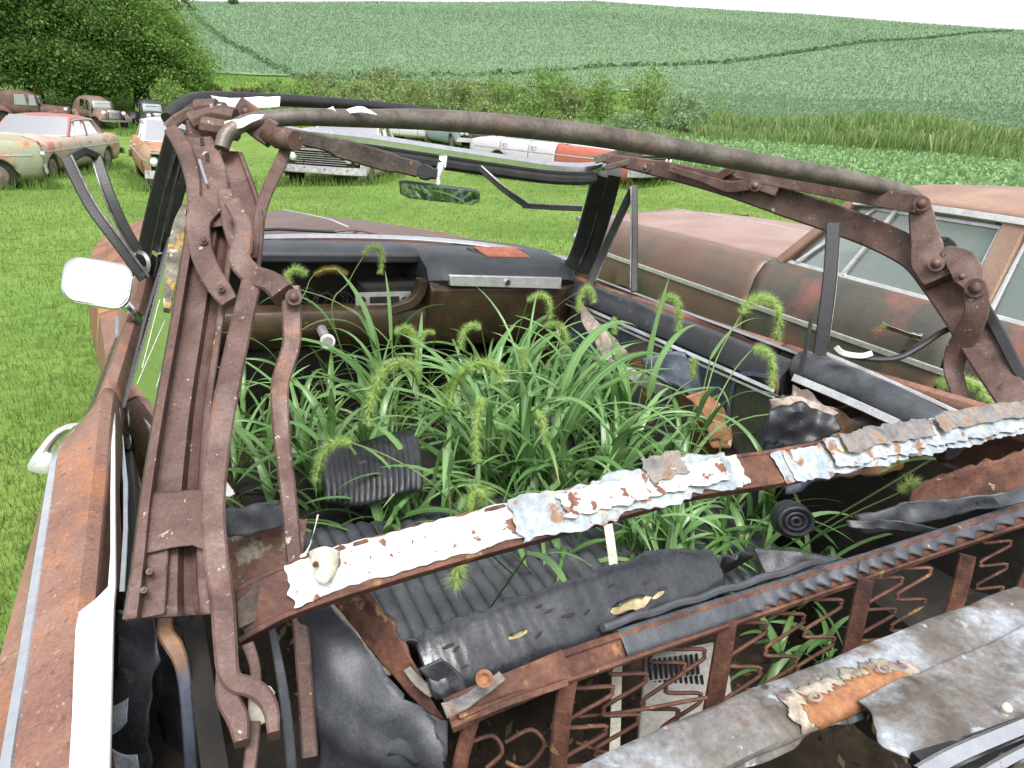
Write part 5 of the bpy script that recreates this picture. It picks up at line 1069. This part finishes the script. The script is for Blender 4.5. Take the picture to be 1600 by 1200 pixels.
# ---- weathered deck behind the seat
PD = cr([at(900, 1262, .80), at(1150, 1140, .91), at(1300, 1078, .985), at(1450, 1014, 1.07), at(1620, 945, 1.18)], 6)
rs = []
for i, p_ in enumerate(PD):
    t_ = (PD[min(i+1, len(PD)-1)]-PD[max(i-1, 0)]).normalized(); n_ = Vector((0, -.1, 1)); bb = t_.cross(n_).normalized(); ring = []
    for k in range(14):
        a = 2*math.pi*k/14; q = 1+.08*mnoise.noise(p_*14+Vector((math.cos(a), math.sin(a), 0))); ring.append(p_+(bb*math.copysign(abs(math.cos(a))**.7, math.cos(a))*.040+n_*math.copysign(abs(math.sin(a))**.8, math.sin(a))*.013)*q)
    rs.append(ring)
dk = MB().rings(rs).build('package_shelf', M['board'], car)
def deckplate(S_, z0, nm, mat, own, t=.006): b_ = MB(); b_.plate([at(*map(float, q.split(',')), z=z0) for q in S_.split()], Vector((0, 0, -t))); return b_.build(nm, mat, own, bevel=.0015)
def decksurf(L, Rr, z0, nm, mat, seed):
    a = cr([at(*map(float, q.split(',')), z=z0) for q in L.split()], 6); c_ = cr([at(*map(float, q.split(',')), z=z0) for q in Rr.split()], 6)
    n_ = len(a)-1
    def fn(u, v_):
        k = min(int(u*n_), n_-1); f = u*n_-k; A_ = a[k].lerp(a[k+1], f); B_ = c_[k].lerp(c_[k+1], f)
        jg = .012*mnoise.noise(A_*50+Vector((seed, 0, 0)))*(1-v_)**3
        p_ = A_.lerp(B_, v_+jg); return p_+Vector((0, 0, .010*mnoise.noise(p_*9+Vector((0, 0, seed)))+.004*mnoise.noise(p_*30)-.010*(1-v_)**4))
    return MB().grid(fn, n_*2, 40).build(nm, mat, dk, solid=.004)
decksurf('1345,1088 1362,1106 1372,1132 1376,1152 1408,1168 1436,1180 1446,1200 1440,1240', '1640,962 1680,1000 1700,1020 1720,1050 1740,1080 1760,1120 1780,1160 1800,1200', .834, 'shelf_sheet', M['board'], 1)
decksurf('1352,1112 1330,1122 1300,1128 1262,1140 1240,1160 1180,1180 1120,1196 1090,1206', '1330,1085 1300,1098 1260,1110 1210,1130 1170,1150 1110,1175 1060,1195 1030,1210', .80, 'shelf_sheet', M['board'], 3)
def patch(u0, u1, grow, lift, seed):
    def fn(u, v_):
        f = (u0+(u1-u0)*u); g_ = f*(len(PD)-1); k = int(g_); p_ = PD[k].lerp(PD[min(k+1, len(PD)-1)], g_-k)
        e = max(0, 1-min(u, 1-u)*6)**2; nz = mnoise.noise(Vector((f*40, v_*2, seed)))+.7*mnoise.noise(Vector((f*120, v_*3, seed+5)))
        a0 = -32-grow+16*nz+34*e; a1 = 88+grow+20*mnoise.noise(Vector((f*34, 3, seed)))+12*mnoise.noise(Vector((f*110, 5, seed)))-34*e
        a = R(a0+(a1-a0)*v_); bb = Vector((.35, -.93, 0)); q = 1+.02*mnoise.noise(p_*60+Vector((0, v_*4, 0)))
        return p_+Vector((.03*.2*nz*e, 0, 0))+bb*math.copysign(abs(math.cos(a))**.7, math.cos(a))*(.042+lift)*q+Vector((0, 0, 1))*math.copysign(abs(math.sin(a))**.8, math.sin(a))*(.0155+lift)*q
    return fn
MB().grid(patch(.33, .66, 10, .0, 2), 90, 16).build('patch_fringe', M['fringe'], dk, solid=.001)
MB().grid(patch(.36, .63, -6, .0012, 8), 80, 14).build('rust_patch', M['orange'], dk, solid=.001)
for t in (.40, .585):
    b = MB()
    f = t*(len(PD)-1); k = int(f); c0 = PD[k].lerp(PD[k+1], f-k)+Vector((.008, -.018, .026)); b.tube([c0+Vector((math.cos(q)*.009, math.sin(q)*.006, .001*math.sin(q))) for q in np.linspace(0, 6.283, 15)], .0018, 6); b.build('grommet', M['card'], dk)
b = MB(); c0 = at(1568, 1118, z=.83); b.tube([c0-Vector((0, 0, .02)), c0+Vector((0, 0, .012))], .005, 8); b.ball(c0+Vector((0, 0, .012)), .007, 6); b.build('stud', M['cream'], dk)
b = MB(); b.bar(cr([at(1438, 1212, z=.845), at(1500, 1178, z=.845), at(1620, 1128, z=.845)], 4), .022, .010, Vector((0, -.4, 1)), .35); b.bar(cr([at(1520, 1222, z=.845), at(1570, 1192, z=.845), at(1650, 1150, z=.845)], 4), .016, .010, Vector((0, -.4, 1)), .35); b.build('deck_molding', M['chrome'], car)
b = MB(); b.bar(cr([at(1450, 1206, z=.83), at(1530, 1180, z=.83), at(1640, 1140, z=.83)], 4), .05, .01, Vector((0, 0, 1))); b.build('deck_seal', M['rubber'], car)
# ---- left rear corner: wheelhouse vinyl, hinge arm, torn curtain, inner panel
flap(('184,952 178,1010 174,1090 170,1230', '240,966 246,1030 238,1110 232,1230'), .86, .015, 21).build('wheelhouse_cover', M['vinyl'], car, solid=.003)
flap(('240,1000 244,1080 250,1150 256,1230', '300,1020 318,1090 330,1160 340,1230'), .98, .02, 22).build('wheelhouse_cover', M['blueflap'] if 'blueflap' in M else M['vinyl'], car, solid=.003)
b = MB(); b.plate(pts('262,918 300,914 322,924 328,944 316,956 296,966 284,985 262,976 254,950', .88), FW*.02); b.build('hinge_arm_head', M['vinylgrey'], car, bevel=.006)
lk_('262,940,18 258,985,24 272,1010,26 284,1040,20 292,1100,18 300,1220,18', 0, .018, dfun=lambda x, y: .86).build('hinge_arm', M['blueblack'], car)
lk_('420,960,10 436,1040,14 448,1120,16 458,1230,16', 0, .012, dfun=lambda x, y: .86).build('wheelhouse_rib', M['vinylgrey'], car)
flap(('470,960 480,1040 486,1120 490,1240', '512,930 600,1050 690,1120 715,1230'), .93, .05, 23, 24, 7).build('torn_curtain', M['vinylgrey'], car, solid=.002)
flap(('505,938 540,980 590,1030 640,1085 690,1122', '556,915 600,955 640,1020 668,1080 694,1122'), lambda x, y: lerp(x, [505, 694], [.97, .90]), .008, 24).build('inner_panel', M['framered'], ql, solid=.003)
flap(('500,942 535,990 570,1030 610,1052', '512,934 548,980 580,1018 622,1042'), .945, .01, 25).build('foam_edge', M['card'], ql, solid=.004)
flap(('630,1048 650,1072 672,1090', '640,1042 664,1066 682,1084'), .90, .008, 26).build('foam_edge', M['crust'], ql, solid=.003)
flap(('560,1105 600,1112 650,1108 700,1125', '555,1150 600,1180 650,1190 700,1180'), .905, .02, 27, 10, 8).build('curtain_flap', M['vinylgrey'], car, solid=.002)
flap(('176,1100 186,1096 198,1092', '174,1150 190,1140 200,1128'), .80, .012, 28).build('torn_lining', M['peel'], ql, solid=.0015)
flap(('176,1168 196,1176 218,1180', '172,1230 200,1240 222,1240'), .78, .012, 29).build('torn_lining', M['peel'], ql, solid=.0015)
flap(('345,800 400,800 450,806 480,812', '340,960 400,950 430,925 470,900'), 1.14, .01, 30).build('corner_panel', M['corner'] if 'corner' in M else M['crust'], car, solid=.004)
flap(('345,800 380,790 430,782 470,784', '350,838 390,836 430,826 452,822'), 1.10, .015, 31).build('vinyl_flap', M['vinylgrey'], car, solid=.003)
flap(('342,738 352,752 362,768', '346,772 356,778 366,772'), 1.3, .02, 32).build('torn_lining', M['white'], car, solid=.002)
# ------------------------------------------------------------------ loose things lying in the wreck
b = MB(); V_ = pts('1008,1030 1120,1008 1142,1060 1152,1190 1130,1230 990,1230', lambda x, y: 1.34-(y-1030)*.0004); b.plate(V_, FW*.02)
gp = b.build('grille_panel', M['greypanel'], None, bevel=.004); tag(gp, 'pale grey slotted plastic panel lying under the rear seat springs', 'panel')
b = MB()
for k in range(11):
    x0 = 1012+8.2*k; d = 1.325-.0002*k
    for y0, y1 in ((1032, 1062), (1066, 1096), (1100, 1128)):
        if (k < 2 and y0 > 1090) or (k > 9 and y0 < 1040): continue
        b.plate(pts(f'{x0},{y0-k} {x0+4.5},{y0-k-1} {x0+8},{y1-k} {x0+3.5},{y1-k+1}', d), FW*.004)
b.build('slot', M['rubber'], gp, smooth=False)
b = MB(); b.bar(pts('950,826 958,862 966,906', 1.30), .016, .006); b.bar(pts('962,1125 960,1170 958,1230', 1.15), .020, .006); sk_ = b
b = MB(); b.bar(pts('950,820 956,860 961,900 966,980 962,1125 958,1240', [1.45, 1.40, 1.36, 1.30, 1.20, 1.12]), .017, .005); tag(b.build('cream_lath', M['cream'], None), 'thin cream strip standing upright behind the rear seat cushion', 'strip')
flap(('1200,640 1240,628 1270,634 1300,650', '1196,690 1240,700 1280,690 1310,668'), 1.72, .04, 41).build('x', M['vinyl'], None, solid=.004); o = COL.objects[-1]; o.name = o.data.name = 'torn_upholstery'; tag(o, 'crumpled black upholstery scrap below the right belt trim', 'scrap')
flap(('1300,690 1350,668 1400,680 1440,700', '1296,720 1350,726 1400,722 1440,716'), 1.62, .04, 42).build('x', M['card'], None, solid=.004); o = COL.objects[-1]; o.name = o.data.name = 'torn_cardboard'; tag(o, 'brown torn cardboard heaped against the right quarter just above the white bow', 'scrap')
flap(('1200,625 1240,620 1280,630 1310,645', '1205,640 1245,638 1270,642 1300,652'), 1.74, .03, 43).build('x', M['card'], None, solid=.003); o = COL.objects[-1]; o.name = o.data.name = 'torn_lining'; tag(o, 'pale lining scrap curled over the black upholstery', 'scrap')
b = MB()
c0 = at(1244, 815, 1.60)
for r_, t in ((.036, .008), (.022, .006), (.010, .006)): b.tube([c0+(RT*math.cos(q)+UP*math.sin(q)*.8)*r_ for q in np.linspace(0, 6.283, 25)], t*.6, 7)
b.cyl(c0+FW*.05, c0+FW*.012, .040, 20); tag(b.build('speaker', M['vinyl'], None), 'round dark speaker lying in the weeds right of the white bow', 'speaker')

# dead leaves and crumbs lying in the wreck
n = 5200; x = rng.uniform(-.72, .74, n); y = rng.uniform(-2.6, .1, n); z = np.where((y < -.90) & (y > -1.52) & (np.abs(x) < .62), .40, .33)+.05*rng.random(n)
P = np.stack([x, y, z], -1); tag(npmesh('dead_leaves', cloud(P, .009*(.4+1.2*rng.random(n)), .8), 4, M['litter']), 'dead leaves and crumbled trim strewn over the cabin floor and trunk', 'litter', kind='stuff')

# ------------------------------------------------------------------ foxtail weeds growing through the floor
GW = 'foxtail weeds growing inside the convertible'
def leaf(mb, base, azi, L, W, a0, a1, twist=0, n=11):
    """arching grass blade: starts a0 from the vertical, ends at a1"""
    hd_ = Vector((math.cos(azi), math.sin(azi), 0)); sd_ = Vector((-math.sin(azi), math.cos(azi), 0)); p_ = base.copy(); o = len(mb.v)
    for i in range(n+1):
        s = i/n; a = a0+(a1-a0)*s**1.15; t_ = hd_*math.sin(a)+Vector((0, 0, 1))*math.cos(a); nn = sd_.cross(t_)
        w_ = W*min(1, (s*5+.5))*(1-s)**.62*(.5+.06*math.sin(s*9+azi*7))+.0003; tw_ = twist*s; b_ = sd_*math.cos(tw_)+nn*math.sin(tw_); m_ = nn*math.cos(tw_)-sd_*math.sin(tw_)
        mb.v += [tuple(p_-b_*w_+m_*w_*.28), tuple(p_), tuple(p_+b_*w_+m_*w_*.28)]
        mb.at += [(s, 0, -1), (s, 1, 0), (s, 0, 1)]
        if i: q = o+(i-1)*3; mb.f += [(q, q+1, q+4, q+3), (q+1, q+2, q+5, q+4)]
        p_ = p_+t_*(L/n)
def head(P, r, mat_core, mat_hair, parent, hair=.009, dens=1.0):
    Q = cr(P, 6); n = len(Q); rad = [r*min(1, .45+4*i/n)*min(1, .30+3.2*(1-i/(n-1))) for i in range(n)]
    # lumpy core of small grains
    co_ = MB(); L = sum((Q[i+1]-Q[i]).length for i in range(n-1)); m = max(40, int(L/r*26*dens)); hv = []; gv = []
    co_.tube(Q, [x*.52 for x in rad], 8); core = co_.build('seed_head', mat_core, parent, ang=180)
    for _ in range(m):
        f = random.random()*(n-1.001); k = int(f); p_ = Q[k].lerp(Q[k+1], f-k); t_ = (Q[k+1]-Q[k]).normalized(); rr_ = rad[k]
        u_ = t_.orthogonal().normalized(); a = random.random()*6.283; d_ = (u_*math.cos(a)+t_.cross(u_)*math.sin(a)); g_ = (d_+t_*.75).normalized(); s_ = g_.cross(t_).normalized()
        c_ = p_+d_*rr_*.55; h_ = r*.34
        gv += [c_-g_*h_*.5, c_-s_*h_*.42+d_*h_*.2, c_+g_*h_, c_+s_*h_*.42+d_*h_*.2]
        for _k in range(7):
            w_ = .0004; gg = (g_+Vector((random.gauss(0, .32), random.gauss(0, .32), random.gauss(0, .32)))).normalized(); hl = hair*(.6+.7*random.random())
            c2 = p_+d_*rr_*.55; hv += [c2-s_*w_, c2+s_*w_, c2+gg*hl+d_*hl*.3]
    npmesh('grain', np.array([tuple(x) for x in gv]), 4, mat_core, core); npmesh('bristle', np.array([tuple(x) for x in hv]), 3, mat_hair, core)
    return core
FLOOR = .30
def weed(label, base, hpx=None, hd_=None, r=.0085, leaves=4, lL=(.22, .36), stem=None, dry=False, spread=1.0, height=.35, group=GW, lW=.021, azi=None):
    t = empty('foxtail_weed', base); tag(t, label, 'weed', group)
    st = MB(); lv = MB(); b = Vector(base)
    if hpx:
        P = pts(hpx, hd_); start = P[0]
        c1 = pts(stem, hd_) if stem else []
        mid = b.lerp(start, .55)+Vector((0, 0, .06))
        SP = cr([b]+([mid] if not c1 else c1)+[start], 8)
        st.tube(SP, [.0026-.0012*i/len(SP) for i in range(len(SP))], 5)
        head(P, r, M['headdry'] if dry else M['head'], M['headdry'] if dry else M['bristle'], t, hair=r*1.5)
    else:
        a = random.random()*6.283; tip = b+Vector((math.cos(a)*.07, math.sin(a)*.07, height)); SP = cr([b, b.lerp(tip, .5)+Vector((0, 0, .02)), tip], 8); st.tube(SP, [.003-.0015*i/len(SP) for i in range(len(SP))], 5)
    for i in range(leaves):
        f = (.10+.85*i/max(1, leaves))*(1 if not hpx else .62); k = min(int(f*(len(SP)-1)), len(SP)-2); p_ = SP[k]
        a = i*2.5+random.gauss(0, .5) if azi is None else azi+random.gauss(0, .8)
        L = random.uniform(*lL); a0 = R(random.uniform(5, 36))*spread
        leaf(lv, p_, a, L, lW*random.uniform(.5, 1.45), a0, a0+R(random.uniform(60, 135))*spread, random.gauss(0, .5))
    st.build('stem', M['stem'], t); lv.build('leaves', M['blade'], t, ang=180)
    return t
# plants with seed heads, each measured on the photograph
HEADS = [
 ('452,448 449,430 461,420 477,428', 2.45, .011, (-.02, .0, FLOOR), 'weed with a small round hook of a head above the bolted link', 3, False, '620,560 540,480'),
 ('490,430 506,422 524,421 540,428', 2.62, .0085, (.0, .10, FLOOR), 'weed with a dry yellow drooping head in the open dash recess', 1, True, '470,520 480,450'),
 ('568,400 576,388 590,386 597,400 595,426', 2.5, .0085, (-.05, -.05, FLOOR), 'weed nodding in front of the dark dash, highest at the left', 2, False, '520,500 545,440'),
 ('657,584 640,567 614,571 592,592 579,628 576,660', 1.85, .0135, (.10, -.72, FLOOR), 'weed with a big fuzzy head arching left over the seats', 4, False, '760,690 700,625'),
 ('552,692 530,690 509,702 498,726 494,750', 1.62, .0095, (.05, -1.02, FLOOR), 'weed with a head drooping over the ribbed seat beside the long link', 3, False, '690,770 620,720'),
 ('700,640 715,590 745,568 775,575 786,592', 1.95, .0125, (.20, -.62, FLOOR), 'weed with a pale curled head in the middle of the clump', 5, False, None),
 ('690,650 700,610 716,588 730,580', 1.98, .010, (.12, -.55, FLOOR), 'weed with a thin head just left of the curled one', 4, False, None),
 ('752,515 738,508 723,520 720,544', 2.25, .010, (.30, -.38, FLOOR), 'weed with a short hooked head in front of the glove box', 4, False, None),
 ('850,512 868,506 884,524 884,560', 2.35, .0105, (.42, -.40, FLOOR), 'weed with a head drooping right, under the torn cardboard', 4, False, '820,590 835,530'),
 ('824,472 842,461 856,468 860,496', 2.55, .0105, (.42, -.15, FLOOR), 'weed with a pale head against the brown glove box', 3, False, None),
 ('903,490 908,462 920,449 928,470', 2.55, .0110, (.52, -.22, FLOOR), 'weed with a narrow hooked head at the door hinge', 3, False, '860,580 880,510'),
 ('1026,492 1040,466 1056,468 1061,490 1059,516', 2.25, .0105, (.55, -.55, FLOOR), 'weed with an upright broad leaf and a hooked head at the door top', 4, False, '1000,650 1020,540'),
 ('1158,492 1175,470 1200,468 1217,488 1214,530', 1.95, .0115, (.48, -.95, FLOOR), 'tall weed with a head bent over in front of the olive door', 3, False, '1080,670 1120,560'),
 ('1176,545 1194,548 1208,568 1205,604', 1.95, .010, (.55, -1.00, FLOOR), 'weed with a small head below the tall bent one', 3, False, '1090,690 1140,590'),
 ('735,800 738,775 748,770 760,778', 1.28, .0165, (-.02, -1.20, FLOOR+.1), 'weed with a round fat head pointing out just above the white bow', 3, False, '752,850 742,825'),
 ('706,868 714,880 714,898 711,914', 1.22, .011, (.02, -1.25, FLOOR+.1), 'weed with a short head hanging below the white bow', 2, False, None),
 ('1462,602 1500,594 1535,612 1556,650', 1.95, .0115, (.66, -1.28, FLOOR), 'weed with a head behind the rear side rail at the right', 1, False, '1130,680 1300,640'),
 ('616,522 634,512 648,526 652,562', 2.3, .009, (.12, -.25, FLOOR), 'weed with a drooping head left of the big clump', 4, False, None),
 ('820,582 818,560 816,545', 2.2, .009, (.35, -.52, FLOOR), 'weed with a straight stubby head seen end on', 4, False, None),
 ('1083,592 1084,575 1086,560', 2.2, .009, (.55, -.75, FLOOR), 'weed with a small straight head beside the rusty panel', 3, False, '1010,690 1050,620'),
 ('655,545 645,528 632,516 620,516', 2.42, .008, (.05, -.12, FLOOR), 'weed with a thin head under the radio', 3, False, None),
 ('958,495 962,508 960,520', 2.5, .008, (.55, -.30, FLOOR), 'weed with a tiny unripe head in front of the torn cardboard', 2, False, None),
 ('680,522 668,518 660,526 658,540', 2.5, .008, (.15, -.05, FLOOR), 'weed with a small head near the dash edge', 3, False, None),
 ('755,620 748,640 744,680 745,720', 1.8, .010, (.15, -.80, FLOOR), 'weed with a long head hanging straight down in the clump', 4, False, None),
 ('838,640 848,660 852,690', 1.8, .009, (.25, -.85, FLOOR), 'weed with a head tucked low among the blades', 4, False, None),
 ('1405,770 1425,752 1436,775', 1.55, .010, (.45, -1.42, FLOOR), 'weed poking up behind the right half of the white bow', 3, False, None),
]
for hp_, d, r, base, lab, nl, dry, stm in HEADS:
    weed('foxtail '+lab, base, hp_, d, r, nl, stem=stm, dry=dry)
# leafy plants without heads
def many(n, x0, x1, y0, y1, lab, h0, h1, lL, nl, z=FLOOR, spread=1.0, lW=.021):
    for _ in range(n):
        x, y = random.uniform(x0, x1), random.uniform(y0, y1)
        weed(lab, (x, y, z), leaves=nl+random.randint(-1, 2), lL=lL, height=random.uniform(h0, h1), spread=spread, lW=lW)
many(21, -.08, .42, -1.05, -.50, 'leafy weed without a head in the dense clump between the seats', .22, .46, (.28, .48), 7)
many(15, .12, .58, -.52, -.10, 'leafy weed without a head in front of the glove box', .18, .36, (.28, .44), 6)
many(14, -.55, .10, -.45, .12, 'leafy weed without a head under the dark dash recess', .18, .34, (.22, .36), 5)
many(18, .05, .64, -1.32, -.92, 'leafy weed without a head just beyond the white bow', .20, .36, (.22, .38), 7, .34)
many(7, .35, .62, -.98, -.55, 'upright leafy weed without a head beside the torn door panel', .30, .45, (.22, .34), 5, FLOOR, .55)
many(9, .05, .35, -1.45, -1.28, 'leafy weed without a head growing through the rotted rear cushion', .12, .20, (.16, .28), 7, .40)
many(8, .40, .70, -1.50, -1.22, 'leafy weed without a head below the right quarter trim', .20, .34, (.22, .36), 6, .32)
many(8, -.38, -.08, -1.02, -.88, 'leafy weed without a head in front of the ribbed front seat', .14, .24, (.22, .36), 5, .34)
many(9, -.42, -.05, -.75, -.30, 'leafy weed without a head between the long link and the clump', .20, .36, (.24, .40), 6)
many(7, -.70, -.35, -.70, -.30, 'leafy weed without a head behind the long link', .20, .34, (.22, .36), 6)
many(4, .10, .60, -1.80, -1.65, 'small green weed under the rear seat springs', .08, .14, (.10, .18), 5, .36)
# arching plants leaning over the ribbed seat and toward the photographer
for lab, base, azi, L in [('weed with long pale blades arching left over the ribbed seat', (.02, -.85, FLOOR+.05), 2.9, (.38, .52)), ('weed with broad pale blades arching toward the white bow', (.10, -.98, FLOOR+.05), 3.9, (.36, .50)),
        ('weed with long blades sweeping right in the middle of the clump', (.22, -.80, FLOOR+.08), .3, (.36, .52)), ('weed with blades fanned out in front of the glove box trim', (.34, -.34, FLOOR), 1.2, (.34, .46)),
        ('weed with long blades arching back over the clump below the glove box', (.38, -.46, FLOOR+.02), -.6, (.38, .52)), ('weed with bright blades bending down behind the white bow', (.16, -1.12, FLOOR+.08), 4.4, (.32, .46)),
        ('weed with long blades leaning left under the dash recess', (-.08, -.30, FLOOR+.08), 2.6, (.34, .48)), ('weed with pale blades drooping over the dark floor by the long link', (-.25, -.55, FLOOR), 3.3, (.32, .46)),
        ('weed with blades fanned out above the cream lath', (.30, -1.10, FLOOR+.05), 5.3, (.32, .46)), ('weed with tall arching blades near the rusty brace', (.52, -.80, FLOOR+.06), 2.4, (.34, .46))]:
    weed('leafy '+lab, base, leaves=9, lL=L, height=random.uniform(.30, .46), lW=.032, azi=azi)
# a few blades that stand out
for lab, px, d, azi, L, W, a0, a1 in [('single upright broad grass blade standing before the radio', (612, 530), 2.15, 2.2, .20, .020, 2, 14), ('broad grass blade standing upright against the door top', (1012, 560), 2.25, .3, .26, .024, 6, 22),
                            ('broad pale blade drooping toward the photographer over the seat', (700, 740), 1.55, -2.0, .34, .026, 30, 120), ('bright blade bent down over the rear seat roll', (826, 862), 1.12, -1.4, .13, .022, 60, 170),
                            ('long blade lying across the rusty panel below the white bow', (1460, 715), 1.42, 3.3, .22, .024, 70, 105), ('thin blade arching right of the bent foxtail', (1110, 560), 2.1, .1, .24, .012, 30, 110)]:
    p_ = at(*px, d); t = empty('grass_blade', p_-Vector((0, 0, .0))); tag(t, lab, 'grass blade', GW)
    lv = MB(); leaf(lv, p_, azi, L, W, R(a0), R(a1), .3); lv.build('blade', M['blade'], t, ang=180)
    st = MB(); q = Vector((p_.x*.9+.02, max(p_.y, -1.3), FLOOR)); st.tube(cr([q, q.lerp(p_, .6), p_], 5), .002, 5); st.build('stem', M['stem'], t)
